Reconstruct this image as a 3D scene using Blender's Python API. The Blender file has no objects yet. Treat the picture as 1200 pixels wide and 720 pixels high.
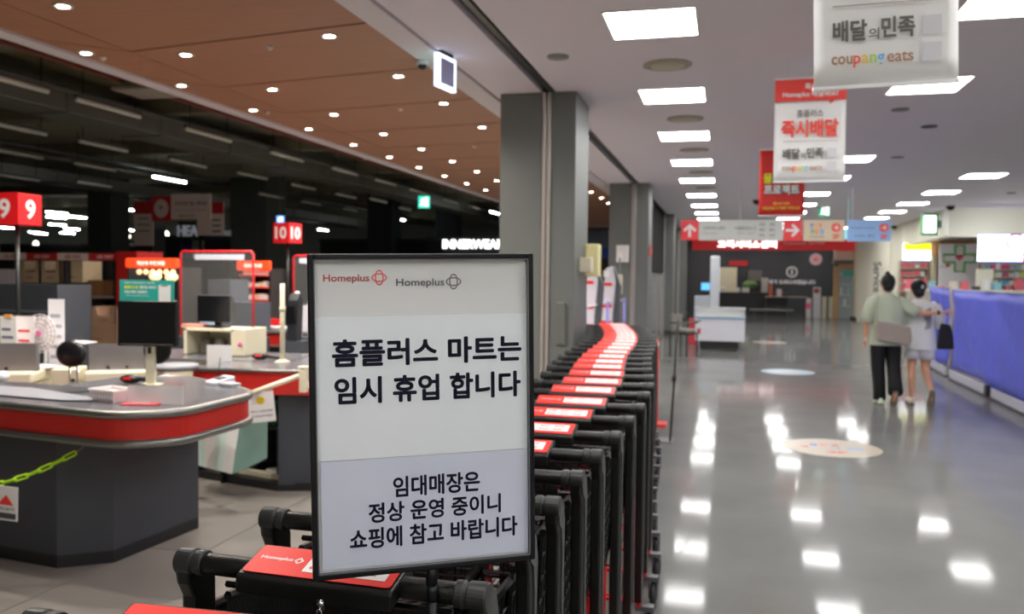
import bpy, bmesh, math, random
from mathutils import Vector, Matrix, Euler
R = random.Random(7)
SC = bpy.context.scene
COL = SC.collection
rad = math.radians

# ------------------------------------------------------------------ camera
EYE = Vector((0.0, 0.0, 1.62))
TH, PH, RO = rad(14.0), rad(2.1), rad(0.6)
cam = bpy.data.cameras.new('camera'); cam_o = bpy.data.objects.new('camera', cam); COL.objects.link(cam_o)
fw = Vector((-math.sin(TH)*math.cos(PH), math.cos(TH)*math.cos(PH), -math.sin(PH)))
rt = Vector((math.cos(TH), math.sin(TH), 0)); up = rt.cross(fw)
r2 = rt*math.cos(RO)+up*math.sin(RO); u2 = -rt*math.sin(RO)+up*math.cos(RO)
m = Matrix((r2, u2, -fw)).transposed().to_4x4(); m.translation = EYE
cam_o.matrix_world = m
cam.lens = 30.0; cam.sensor_width = 36.0; cam.clip_end = 200
cam.dof.use_dof = True; cam.dof.focus_distance = 1.5; cam.dof.aperture_fstop = 5.0
SC.camera = cam_o
# ------------------------------------------------------------------ world, exposure
w = bpy.data.worlds.new('world'); SC.world = w; w.use_nodes = True
w.node_tree.nodes['Background'].inputs[0].default_value = (0.75, 0.85, 1, 1)
w.node_tree.nodes['Background'].inputs[1].default_value = 0.06
SC.view_settings.view_transform = 'Standard'; SC.view_settings.look = 'None'
SC.view_settings.gamma = 1.0; SC.view_settings.exposure = 0.0
PANEL_GLOW = 24.0      # the corridor's ceiling panels
SPOT_POWER = 110.0      # each downlight of the wooden ceiling
TUBE_GLOW = 40.0
SC.cycles.max_bounces = 6; SC.cycles.diffuse_bounces = 4; SC.cycles.glossy_bounces = 3
SC.cycles.transmission_bounces = 6; SC.cycles.transparent_max_bounces = 12
SC.cycles.sample_clamp_indirect = 10.0

# ------------------------------------------------------------------ helpers
def at(px, py, z=None, X=None, Y=None):
    """the point of the place seen at a spot of the photograph, on a horizontal or upright plane"""
    u, v = px-600, py-360
    a = u*math.cos(RO)+v*math.sin(RO); b = -u*math.sin(RO)+v*math.cos(RO)
    r = fw+rt*(a/1000)-up*(b/1000)
    t = (z-1.62)/r.z if z is not None else (X/r.x if X is not None else Y/r.y)
    return EYE+r*t
def lin(h):
    h = h.lstrip('#'); c = [int(h[i:i+2], 16)/255 for i in (0, 2, 4)]
    return tuple(x/12.92 if x <= .04045 else ((x+.055)/1.055)**2.4 for x in c)+(1,)
MATS = {}
def mat(name, col='#808080', rough=.5, metal=0, glow=0, var=0, scale=8, bump=0, bscale=60, trans=0, alpha=1, coat=0, spec=None, stretch=None):
    if name in MATS: return MATS[name]
    M = bpy.data.materials.new(name); M.use_nodes = True; nt = M.node_tree; p = nt.nodes['Principled BSDF']
    c = lin(col)
    if not glow: c = tuple(min(.86, x*1.5) for x in c[:3])+(1,)
    p.inputs['Base Color'].default_value = c
    p.inputs['Roughness'].default_value = rough; p.inputs['Metallic'].default_value = metal
    if spec is not None: p.inputs['Specular IOR Level'].default_value = spec
    if coat: p.inputs['Coat Weight'].default_value = coat
    if trans: p.inputs['Transmission Weight'].default_value = trans
    if alpha < 1: p.inputs['Alpha'].default_value = alpha
    if glow: p.inputs['Emission Color'].default_value = c; p.inputs['Emission Strength'].default_value = glow
    tc = nt.nodes.new('ShaderNodeTexCoord'); mp = nt.nodes.new('ShaderNodeMapping')
    nt.links.new(tc.outputs['Object'], mp.inputs[0])
    if stretch: mp.inputs['Scale'].default_value = stretch
    nz = nt.nodes.new('ShaderNodeTexNoise'); nz.inputs['Scale'].default_value = scale; nz.inputs['Detail'].default_value = 5
    nt.links.new(mp.outputs[0], nz.inputs['Vector'])
    v = var if var else .04
    mx = nt.nodes.new('ShaderNodeMixRGB'); mx.blend_type = 'MIX'
    mx.inputs[1].default_value = tuple(x*(1-v) for x in c[:3])+(1,); mx.inputs[2].default_value = tuple(min(1, x*(1+v)) for x in c[:3])+(1,)
    nt.links.new(nz.outputs['Fac'], mx.inputs[0]); nt.links.new(mx.outputs[0], p.inputs['Base Color'])
    if bump:
        n2 = nt.nodes.new('ShaderNodeTexNoise'); n2.inputs['Scale'].default_value = bscale
        nt.links.new(tc.outputs['Object'], n2.inputs['Vector'])
        bm_ = nt.nodes.new('ShaderNodeBump'); bm_.inputs['Strength'].default_value = bump; bm_.inputs['Distance'].default_value = .01
        nt.links.new(n2.outputs['Fac'], bm_.inputs['Height']); nt.links.new(bm_.outputs[0], p.inputs['Normal'])
    MATS[name] = M; return M
def flat(h, rough=.55, glow=0):
    return mat(f'paint_{h.strip("#")}_{rough}_{glow}', h, rough, glow=glow)

class MB:
    """collects shapes into one mesh"""
    def __init__(s): s.v = []; s.f = []
    def add(s, vs, fs, T=None):
        o = len(s.v)
        s.v += [tuple(T @ Vector(v)) if T else tuple(v) for v in vs]
        s.f += [tuple(i+o for i in f) for f in fs]; return s
    def box(s, x, y, z, sx, sy, sz, T=None):      # centre x, y; z is the underside
        a, b = sx/2, sy/2
        vs = [(x+i*a, y+j*b, z+k*sz) for k in (0, 1) for j in (-1, 1) for i in (-1, 1)]
        return s.add(vs, [(0, 2, 3, 1), (4, 5, 7, 6), (0, 1, 5, 4), (2, 6, 7, 3), (0, 4, 6, 2), (1, 3, 7, 5)], T)
    def bx(s, x0, x1, y0, y1, z0, z1, T=None):
        return s.box((x0+x1)/2, (y0+y1)/2, z0, abs(x1-x0), abs(y1-y0), z1-z0, T)
    def prism(s, pts, z0, z1, T=None):
        n = len(pts); vs = [(p[0], p[1], z0) for p in pts]+[(p[0], p[1], z1) for p in pts]
        fs = [tuple(range(n))[::-1], tuple(range(n, 2*n))]+[(i, (i+1) % n, n+(i+1) % n, n+i) for i in range(n)]
        return s.add(vs, fs, T)
    def side(s, pts, x0, x1, T=None):              # profile in y, z pushed along x
        n = len(pts); vs = [(x0, p[0], p[1]) for p in pts]+[(x1, p[0], p[1]) for p in pts]
        fs = [tuple(range(n))[::-1], tuple(range(n, 2*n))]+[(i, (i+1) % n, n+(i+1) % n, n+i) for i in range(n)]
        return s.add(vs, fs, T)
    def front(s, pts, y0, y1, T=None):             # profile in x, z pushed along y
        n = len(pts); vs = [(p[0], y0, p[1]) for p in pts]+[(p[0], y1, p[1]) for p in pts]
        fs = [tuple(range(n)), tuple(range(n, 2*n))[::-1]]+[(i, n+i, n+(i+1) % n, (i+1) % n) for i in range(n)]
        return s.add(vs, fs, T)
    def tube(s, pts, r, n=8, closed=False, T=None):
        pts = [Vector(p) for p in pts]; k = len(pts); rs = r if isinstance(r, (list, tuple)) else [r]*k
        vs = []; ref = None
        for i, p in enumerate(pts):
            a = pts[(i-1) % k] if (i > 0 or closed) else p; b = pts[(i+1) % k] if (i < k-1 or closed) else p
            d = (b-a).normalized()
            if ref is None: ref = Vector((0, 0, 1)) if abs(d.z) < .9 else Vector((1, 0, 0))
            e = d.cross(ref).normalized(); g = e.cross(d).normalized(); ref = g
            rx, ry = rs[i] if isinstance(rs[i], (list, tuple)) else (rs[i], rs[i])
            vs += [tuple(p+e*rx*math.cos(2*math.pi*j/n)+g*ry*math.sin(2*math.pi*j/n)) for j in range(n)]
        fs = [(i*n+j, i*n+(j+1) % n, ((i+1) % k)*n+(j+1) % n, ((i+1) % k)*n+j) for i in range(k if closed else k-1) for j in range(n)]
        if not closed: fs += [tuple(range(n))[::-1], tuple(range((k-1)*n, k*n))]
        return s.add(vs, fs, T)
    def lathe(s, prof, n=20, T=None):              # profile (r, z) about z
        vs = [(r*math.cos(2*math.pi*j/n), r*math.sin(2*math.pi*j/n), z) for r, z in prof for j in range(n)]; k = len(prof)
        fs = [(i*n+j, i*n+(j+1) % n, (i+1)*n+(j+1) % n, (i+1)*n+j) for i in range(k-1) for j in range(n)]
        fs += [tuple(range(n))[::-1], tuple(range((k-1)*n, k*n))]
        return s.add(vs, fs, T)
    def loft(s, rings, T=None):                    # rings of equal length
        n = len(rings[0]); k = len(rings); vs = [p for r in rings for p in r]
        fs = [(i*n+j, i*n+(j+1) % n, (i+1)*n+(j+1) % n, (i+1)*n+j) for i in range(k-1) for j in range(n)]
        fs += [tuple(range(n))[::-1], tuple(range((k-1)*n, k*n))]
        return s.add(vs, fs, T)
    def ball(s, c, r, n=14, T=None):
        c = Vector(c); rx, ry, rz = r if isinstance(r, (list, tuple)) else (r, r, r); k = n//2+1
        rings = []
        for i in range(k):
            a = math.pi*(i+.15*(i == 0)-.15*(i == k-1))/(k-1)
            rings.append([(c.x+rx*math.sin(a)*math.cos(2*math.pi*j/n), c.y+ry*math.sin(a)*math.sin(2*math.pi*j/n), c.z-rz*math.cos(a)) for j in range(n)])
        return s.loft(rings, T)
    def build(s, name, M, parent=None, smooth=False, bevel=0, seg=2, loc=None, rot=None):
        me = bpy.data.meshes.new(name); me.from_pydata(s.v, [], s.f)
        b = bmesh.new(); b.from_mesh(me); bmesh.ops.recalc_face_normals(b, faces=b.faces); b.to_mesh(me); b.free()
        me.materials.append(M)
        if smooth: me.shade_smooth()
        o = bpy.data.objects.new(name, me); COL.objects.link(o)
        if parent: o.parent = parent
        if loc: o.location = loc
        if rot: o.rotation_euler = rot
        if bevel:
            bv = o.modifiers.new('bevel', 'BEVEL'); bv.width = bevel; bv.segments = seg; bv.limit_method = 'ANGLE'
        return o
def tag(o, label=None, cat=None, group=None, kind=None):
    if label: o['label'] = label
    if cat: o['category'] = cat
    if group: o['group'] = group
    if kind: o['kind'] = kind
    return o
def thing(name, label, cat, loc=(0, 0, 0), rz=0, group=None, rot=None):
    o = bpy.data.objects.new(name, None); COL.objects.link(o); o.empty_display_size = .1
    o.location = loc; o.rotation_euler = rot if rot else (0, 0, rz)
    return tag(o, label, cat, group)
LM_USED = {}
def where(px, py, marks, head, cap=15):
    q = sorted(marks, key=lambda m_: math.hypot(m_[0]-px, (m_[1]-py)*1.5))
    for m_ in q:
        dx, dy = px-m_[0], py-m_[1]
        rel = ('just above' if dy < 0 else 'below') if abs(dy)*1.3 > abs(dx) else ('left of' if dx < 0 else 'right of')
        for o_ in ('', 'second ', 'third ', 'fourth '):
            k = f'{o_}{head} {rel} {m_[2]}' if o_ else f'{head} nearest {rel} {m_[2]}'.replace('nearest just', 'just')
            if k not in LM_USED and len(k.split()) <= 16: LM_USED[k] = 1; return k
    return head
def struct(name, mb, M, parent=None, **k):
    o = mb.build(name, M, parent, **k)
    if not parent: o['kind'] = 'structure'
    return o
def copy_tree(o, loc, rz=None, label=None, group=None):
    c = o.copy(); COL.objects.link(c); c.location = loc
    if rz is not None: c.rotation_euler = (0, 0, rz)
    if label: c['label'] = label
    if group: c['group'] = group
    for ch in list(o.children):
        d = ch.copy(); COL.objects.link(d); d.parent = c
        for g in list(ch.children):
            e = g.copy(); COL.objects.link(e); e.parent = d
    return c
def piece(o, parent, loc, rot=None):
    c = o.copy(); COL.objects.link(c); c.parent = parent; c.location = loc
    if rot: c.rotation_euler = rot
    return c
def box_part(name, parent, M, *a, **k):
    return MB().bx(*a).build(name, M, parent, **k)
TEXTS = {}
def lettering(name, parent, text, M, x, z, w, h, y=0, bold=.012, rot=None, spacing=1.0, base=None, label=None, thick=0):
    """flat lettering in the parent's x-z plane facing -y, fitted to w by h round x, z"""
    cu = bpy.data.curves.new('text', 'FONT'); cu.body = text; cu.size = 1; cu.offset = bold; cu.space_character = spacing
    if thick: cu.offset = 0
    cu.resolution_u = 7 if thick else 3; cu.fill_mode = 'FRONT'; cu.align_x = 'CENTER'
    o = bpy.data.objects.new('text', cu); COL.objects.link(o)
    me = bpy.data.meshes.new_from_object(o); bpy.data.objects.remove(o)
    if thick:      # heavier strokes: the outline laid down again all round at a small distance
        V = [tuple(v.co) for v in me.vertices]; Fc = [tuple(p.vertices) for p in me.polygons]; vs, fs = [], []
        for k in range(8):
            a = k*math.pi/4; o_ = len(vs)
            vs += [(x_+thick*math.cos(a), y_+thick*math.sin(a), 0) for x_, y_, _ in V]; fs += [tuple(i+o_ for i in f) for f in Fc]
        bpy.data.meshes.remove(me); me = bpy.data.meshes.new('text'); me.from_pydata(vs, [], fs)
    xs = [v.co.x for v in me.vertices]; ys = [v.co.y for v in me.vertices]
    if not xs: return None
    x0, x1, y0, y1 = min(xs), max(xs), min(ys), max(ys)
    sx = w/(x1-x0) if w else h/(y1-y0); sy = h/(y1-y0) if h else sx
    for v in me.vertices:
        a, b = (v.co.x-(x0+x1)/2)*sx, (v.co.y-(y0+y1)/2)*sy
        v.co = (a, 0, b)
    me.materials.clear(); me.materials.append(M); me.name = name
    o = bpy.data.objects.new(name, me); COL.objects.link(o); o.parent = parent
    o.location = (x, y, z)
    if rot: o.rotation_euler = rot
    if label: o['label'] = label
    return o
def ring_pts(rx, rz, n=28, y=0, cx=0, cz=0):
    return [(cx+rx*math.cos(2*math.pi*i/n), y, cz+rz*math.sin(2*math.pi*i/n)) for i in range(n)]
def emblem(parent, M, x, z, r, y=0, rot=None, t=.09):
    """two crossed rounded loops, one upright and one lying"""
    mb = MB()
    def loop(rx, rz):
        n = 32; o_, i_ = [], []
        for k in range(n):
            a = 2*math.pi*k/n; c, s = math.cos(a), math.sin(a); q = 1.25
            px, pz = rx*abs(c)**(2/2.6)*(1 if c >= 0 else -1), rz*abs(s)**(2/1.9)*(1 if s >= 0 else -1)
            l = math.hypot(px, pz); f = t*r
            o_.append((px+px/l*f/2, 0, pz+pz/l*f/2)); i_.append((px-px/l*f/2, 0, pz-pz/l*f/2))
        mb.add(o_+i_, [(k, (k+1) % n, n+(k+1) % n, n+k) for k in range(n)])
    loop(r*.54, r); loop(r, r*.54)
    return mb.build('emblem', M, parent, loc=(x, y, z), rot=rot)
def arrow(parent, M, x, z, s, y=0, ang=0):
    mb = MB()
    T = Matrix.Rotation(ang, 4, 'Y')
    mb.front([(-.09*s, -.5*s), (.09*s, -.5*s), (.09*s, .3*s), (-.09*s, .3*s)], 0, .003, T)
    for q in (-1, 1):
        mb.front([(0, .5*s), (q*.48*s, .05*s), (q*.38*s, -.1*s), (0, .27*s)], 0, .003, T)
    return mb.build('arrow', M, parent, loc=(x, y, z))

# ------------------------------------------------------------------ materials
def floor_mat():
    M = bpy.data.materials.new('polished_floor'); M.use_nodes = True; nt = M.node_tree; N = nt.nodes; L = nt.links; p = N['Principled BSDF']
    tc = N.new('ShaderNodeTexCoord')
    nz = N.new('ShaderNodeTexNoise'); nz.inputs['Scale'].default_value = 1.3; nz.inputs['Detail'].default_value = 6
    L.new(tc.outputs['Object'], nz.inputs['Vector'])
    fn = N.new('ShaderNodeTexNoise'); fn.inputs['Scale'].default_value = 90; L.new(tc.outputs['Object'], fn.inputs['Vector'])
    ad = N.new('ShaderNodeMath'); ad.operation = 'MULTIPLY_ADD'; ad.inputs[1].default_value = .3; L.new(fn.outputs['Fac'], ad.inputs[0]); L.new(nz.outputs['Fac'], ad.inputs[2])
    cr = N.new('ShaderNodeValToRGB'); cr.color_ramp.elements[0].position = .4; cr.color_ramp.elements[0].color = lin('#747573'); cr.color_ramp.elements[1].position = .85; cr.color_ramp.elements[1].color = lin('#838481')
    L.new(ad.outputs[0], cr.inputs[0]); L.new(cr.outputs[0], p.inputs['Base Color'])
    # scuffs and uneven wax
    sc = N.new('ShaderNodeTexNoise'); sc.inputs['Scale'].default_value = 3; sc.inputs['Detail'].default_value = 8; L.new(tc.outputs['Object'], sc.inputs['Vector'])
    rr = N.new('ShaderNodeMapRange'); rr.inputs[3].default_value = .04; rr.inputs[4].default_value = .10; L.new(sc.outputs['Fac'], rr.inputs[0]); pass
    b1 = N.new('ShaderNodeTexNoise'); b1.inputs['Scale'].default_value = 2.2; b1.inputs['Detail'].default_value = 4; L.new(tc.outputs['Object'], b1.inputs['Vector'])
    bp = N.new('ShaderNodeBump'); bp.inputs['Strength'].default_value = .035; bp.inputs['Distance'].default_value = .01
    L.new(b1.outputs['Fac'], bp.inputs['Height']); L.new(bp.outputs[0], p.inputs['Normal'])
    # worn wax: only part of the surface mirrors, a wider part glares softly
    p.inputs['Specular IOR Level'].default_value = 0
    p.inputs['Roughness'].default_value = .9
    g1 = N.new('ShaderNodeBsdfGlossy'); L.new(rr.outputs[0], g1.inputs['Roughness']); L.new(bp.outputs[0], g1.inputs['Normal'])
    g2 = N.new('ShaderNodeBsdfGlossy'); g2.inputs['Roughness'].default_value = .3
    fr_ = N.new('ShaderNodeFresnel'); fr_.inputs['IOR'].default_value = 1.5
    m1 = N.new('ShaderNodeMath'); m1.operation = 'MULTIPLY'; m1.inputs[1].default_value = 1.05; pw_ = N.new('ShaderNodeMath'); pw_.operation = 'POWER'; pw_.inputs[1].default_value = 1.5; L.new(fr_.outputs[0], pw_.inputs[0]); L.new(pw_.outputs[0], m1.inputs[0])
    m2 = N.new('ShaderNodeMath'); m2.operation = 'MULTIPLY'; m2.inputs[1].default_value = .12; L.new(fr_.outputs[0], m2.inputs[0])
    x1 = N.new('ShaderNodeMixShader'); x2 = N.new('ShaderNodeMixShader')
    L.new(m2.outputs[0], x1.inputs[0]); L.new(p.outputs[0], x1.inputs[1]); L.new(g2.outputs[0], x1.inputs[2])
    L.new(m1.outputs[0], x2.inputs[0]); L.new(x1.outputs[0], x2.inputs[1]); L.new(g1.outputs[0], x2.inputs[2])
    L.new(x2.outputs[0], N['Material Output'].inputs['Surface'])
    return M
M_FLOOR = floor_mat()
M_CONC = mat('sales_floor', '#7a756f', .34, var=.14, scale=1.6, bump=.1, bscale=30)
M_CEIL = mat('ceiling_paint', '#c0bac0', .85, var=.02, scale=.6)
M_TRIMW = mat('white_trim', '#b5b0b4', .6)
M_WOOD = mat('wood_panel', '#8e664f', .5, var=.12, scale=2.2, stretch=(1, 9, 1))
M_DARKCEIL = mat('dark_deck', '#857f6c', .9, var=.25, scale=.5)
M_PILLAR = mat('pillar_laminate', '#5a5d5b', .5, var=.05, scale=3)
M_STEEL = mat('brushed_steel', '#a5a09c', .35, .6, var=.1, scale=3, stretch=(30, 30, .5))
M_CHROME = mat('chrome', '#d0d0d0', .12, 1)
M_ALU = mat('aluminium_edge', '#737370', .38, .85)
M_BLACKP = mat('black_plastic', '#080908', .33, var=.1, scale=30, bump=.15, bscale=300)
M_BLACKG = mat('black_gloss', '#0c0d10', .16)
M_GREYCAP = mat('worn_grey_plastic', '#1f2020', .42, var=.2, scale=40)
M_RED = mat('red_print', '#d8231c', .35)
M_REDB = mat('red_band', '#a31c15', .45)
M_WHITE = mat('white_print', '#dcdcdc', .5)
M_CREAM = mat('cream_metal', '#b9b29c', .45)
M_CTR = mat('charcoal_laminate', '#33363d', .5, var=.05)
M_BELT = mat('belt_rubber', '#2a2b30', .4)
M_RUB = mat('wheel_rubber', '#141517', .55)
M_DARK = mat('dark_interior', '#0d0e0f', .8)
M_GLOW = mat('panel_diffuser', '#fcfaf8', .6, glow=PANEL_GLOW)
M_TUBE = mat('lit_tube', '#f4fbff', .5, glow=TUBE_GLOW)
M_TUBEOFF = mat('unlit_tube', '#d9cbbc', .5)
M_SHEET = mat('blue_tarpaulin', '#545cd0', .42, var=.12, scale=1.4, bump=.5, bscale=7)
M_WALL = mat('cream_wall', '#c9c5b5', .8, var=.02)
M_BWALL = mat('black_wall', '#303135', .6)
M_CARD = mat('cardboard', '#8a745c', .85, var=.1)
M_INK = mat('navy_ink', '#101130', .5)
M_GLASS = mat('clear_glass', '#e8f2f0', .03, trans=1.0, alpha=1)
M_PLEX = mat('thin_acrylic', '#dfe8ea', .08, alpha=.04, spec=.2)

# ================================================================== SETTING
floor = struct('floor', MB().bx(-1.68, 9.5, -3, 44, -.08, 0), M_FLOOR)
floor2 = struct('floor.001', MB().bx(-42, -1.68, -3, 45, -.1, -.03), M_DARK)
xs = [-1.69, -2.9, -6.1, -9.3, -12.5, -16, -20, -26, -33, -42]; ys = [-3, 1.1, 4.3, 7.5, 10.7, 13.9, 17.1, 22, 28, 36, 45]
for i in range(len(xs)-1):
    for j in range(len(ys)-1):
        x1, x0 = xs[i]-.004, xs[i+1]+.004
        if j < 2 and i == 0: x0 = -3.3+.004
        if j < 2 and i == 1: x1 = -3.3-.004
        MB().bx(x0, x1, ys[j]+.004, ys[j+1]-.004, -.03, 0).build('floor_slab', M_CONC, floor2)
CZ = 3.4
struct('ceiling', MB().bx(-1.62, 9.5, -3, 44, CZ, CZ+.12), M_CEIL)
struct('ceiling.001', MB().bx(-2.24, -1.76, -3, 44, CZ, CZ+.12), M_CEIL)
struct('trim_1', MB().bx(-2.48, -2.26, -3, 44, CZ-.015, CZ+.3), M_TRIMW)
struct('trim_2', MB().bx(-2.262, -2.238, -3, 44, CZ+.02, CZ+.05), M_TRIMW)
# shutter track: a recessed dark channel with a steel lip
struct('trim_3', MB().bx(-1.76, -1.62, -3, 44, CZ+.06, CZ+.12), mat('track_dark', '#1b1c1b', .5))
struct('trim_4', MB().bx(-1.70, -1.655, -3, 44, CZ+.01, CZ+.06), mat('track_steel', '#4d4c48', .35, .8))
# wooden ceiling over the check-out aisle: separate sheets with open joints
wc = struct('ceiling.002', MB().bx(-5.25, -2.45, -3, 30, CZ+.03, CZ+.1), mat('joint_dark', '#26150f', .9))
k = -1.9
while k < 30:
    y = k; s = -.155
    def yy(x): return y+(x+4.7)*s
    MB().prism([(-4.7, y+.01), (-2.485, yy(-2.485)+.01), (-2.485, yy(-2.485)+1.298), (-4.7, y+1.298)], CZ, CZ+.03).build('ceiling_panel', M_WOOD, wc)
    MB().prism([(-5.2, y-.5), (-4.712, y+.01), (-4.712, y+1.298), (-5.2, y+.80)], CZ, CZ+.03).build('ceiling_panel', M_WOOD, wc)
    k += 1.32
struct('trim_5', MB().bx(-5.36, -5.2, -3, 30, CZ-.02, CZ+.16), M_TRIMW)
struct('trim_6', MB().bx(-5.36, -2.3, 29.9, 30.1, CZ-.02, CZ+.9), M_TRIMW)
struct('ceiling.003', MB().bx(-42, -2.3, -3, 45, 4.45, 4.6), M_DARKCEIL)
# walls
struct('wall_back', MB().bx(-2.3, 5.6, 41, 41.2, 0, CZ), M_BWALL)
struct('wall_end', MB().bx(-42, -2.3, 44.8, 45, 0, 4.6), mat('far_store_wall', '#7a7d74', .8, var=.2, scale=.4))
struct('wall_left', MB().bx(-42.2, -42, -3, 45, 0, 4.6), mat('far_store_wall', '#33352f'))
struct('wall_behind', MB().bx(-42, 9.5, -3.2, -3, 0, 4.6), M_WALL)
struct('wall_side', MB().bx(9.5, 9.7, -3, 44, 0, 4.6), M_WALL)
wr = struct('wall_right', MB().prism([(5.0, 38.2), (5.5, 31.4), (5.7, 31.4), (5.7, 38.4)], 0, CZ).prism([(5.5, 31.4), (5.42, 29.2), (5.62, 29.2), (5.7, 31.4)], 0, CZ), M_WALL)
struct('wall_far', MB().bx(5.0, 9.4, 40.9, 41, 0, CZ).bx(-2.3, -1.9, 32.9, 41, 0, CZ), M_WALL)
# bulkhead above the shop front
bh = struct('wall_bulkhead', MB().prism([(5.5, 31.4), (5.3, 23.0), (9.5, 24.7), (9.5, 25.0), (5.55, 23.35), (5.72, 31.4)], 2.7, CZ), M_WALL)
struct('wall_shop', MB().bx(5.75, 9.5, 31.0, 31.2, 0, CZ), mat('orange_wall', '#b0763c', .7))
struct('ceiling.004', MB().prism([(5.7, 31.0), (5.6, 23.5), (9.5, 25.1), (9.5, 31.0)], 2.9, 2.96), M_CEIL)
struct('baseboard_right', MB().prism([(5.38, 29.2), (5.46, 31.4), (4.96, 38.2), (5.0, 38.2), (5.5, 31.4), (5.42, 29.2)], 0, .1), mat('dark_base', '#3a3a3a', .5))

# pillars
def pillar(y, label, extra=False):
    t = thing('pillar', label, 'pillar', (-1.79, y, 0))
    MB().bx(-.38, .04, 0, .8, 0, CZ).bx(.13, .37, 0, .8, 0, CZ).bx(.03, .14, .05, .8, 0, CZ).build('shaft', M_PILLAR, t, bevel=.004)
    for q in (.045, .092):
        MB().bx(q, q+.036, -.02, .06, 0, CZ).build('steel_guide', M_STEEL, t, bevel=.006)
    MB().bx(-.385, .03, -.006, .8, 0, .12).bx(.14, .375, -.006, .806, 0, .12).build('baseboard', mat('pillar_base', '#2b2c2a', .4), t)
    return t
pillar(8.16, 'nearest grey pillar, behind the poster stand')
pillar(16.3, 'second grey pillar along the row, white sheet on it')
pillar(24.4, 'third grey pillar along the row, behind the glass partition')
pillar(32.4, 'farthest grey pillar, left of the red customer service fascia')
# light switch panel shape on the first pillar
o = MB().bx(-.05, .05, -.03, 0, 0, .42).build('pillar_guard', mat('guard_grey', '#5a5c58', .3), None, bevel=.02, loc=(-1.42-.12, 8.16, .95))
tag(o, 'grey rounded guard plate fixed on the nearest pillar behind the carts', 'guard')
o = MB().bx(-.012, .012, -.13, .12, 0, .32).build('notice_sheet', mat('paper_lilac', '#cfcfe0', .6), None, loc=(-1.9, 16.2, 1.9), rot=(0, 0, rad(70)))
tag(o, 'white sheet sticking out from the second grey pillar', 'notice')
t = thing('fire_hose_sign', 'small red square sign on the second pillar side', 'sign', (-1.41, 16.5, 2.02))
MB().bx(0, .02, 0, .22, 0, .2).build('board', M_RED, t); MB().bx(.02, .024, .08, .13, .05, .15).build('symbol', M_WHITE, t)
t = thing('beige_box', 'two beige boxes fixed high on the side of the nearest pillar', 'box', (-1.42, 8.4, 1.62))
MB().bx(0, .12, .05, .2, .04, .19).build('box_body', M_CREAM, t, bevel=.01); MB().bx(0, .14, .42, .62, 0, .34).build('box_body', mat('yellow_beige', '#cbbf8e', .6), t, bevel=.01)

# glass partition between pillars two and three
t = thing('glass_partition', 'glass partition with dark panel between second and third pillars', 'partition', (-1.72, 17.2, 0))
MB().bx(-.03, .03, 0, 7.1, 1.75, 3.38).build('dark_panel', mat('smoked_panel', '#1c1d1c', .9, spec=.1), t)
for i in range(4):
    MB().bx(-.006, .006, i*1.78+.03, i*1.78+1.74, .1, 1.72).build('pane', mat('green_glass', '#cfe0da', .05, alpha=.3), t)
    MB().bx(-.02, .02, i*1.78-.02, i*1.78+.02, 0, 1.75).build('post', M_ALU, t)

# corridor ceiling lights
def light_panel():
    t = thing('ceiling_light', 'x', 'ceiling light')
    MB().bx(-.315, .315, -.335, -.32, -.012, .02).bx(-.315, .315, .32, .335, -.012, .02).bx(-.315, -.3, -.32, .32, -.012, .02).bx(.3, .315, -.32, .32, -.012, .02).build('frame', mat('light_frame', '#c9c7c2', .5), t)
    MB().bx(-.3, .3, -.32, .32, -.006, .01).build('diffuser', M_GLOW, t)
    return t
lp = light_panel(); first = True
rows = [-1.25, 1.2, 3.65, 6.1, 8.53, 10.97, 13.5, 16.0, 18.9, 21.6, 24.1, 26.5, 29.0, 31.5]  # the first row is added behind the camera to light the poster
cols = [(-.53, 'left'), (1.76, 'middle'), (4.2, 'right')]
ordn = ['added behind the camera', 'just behind the camera', 'overhead', 'nearest', 'second', 'third', 'fourth', 'fifth', 'sixth', 'seventh', 'eighth', 'ninth', 'tenth', 'eleventh']
for cx, cn in cols:
    for i, y in enumerate(rows):
        if (cn == 'middle' and y == 10.97) or (cn == 'right' and y in (10.97, 13.5)): continue
        lab = f'square white lit ceiling panel, {ordn[i]} in the {cn} row of the corridor'
        if first: lp.location = (cx, y, CZ); lp['label'] = lab; lp['group'] = 'corridor ceiling panels'; first = False
        else: copy_tree(lp, (cx, y, CZ), label=lab, group='corridor ceiling panels')
for x_, n_ in ((-.6, 'left'), (1.76, 'middle'), (4.0, 'right')): copy_tree(lp, (x_, 39.2, CZ), label=f'square lit ceiling panel added to brighten the service area, {n_} one', group='corridor ceiling panels')  # unseen panels added to brighten the black service wall
for i, y in enumerate([21.6, 24.1]):
    copy_tree(lp, (6.9, [16.4, 19.0][i], CZ), label=['square lit ceiling panel at right edge above pharmacy front', 'square lit ceiling panel deeper at right above pharmacy front'][i], group='corridor ceiling panels')
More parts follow.
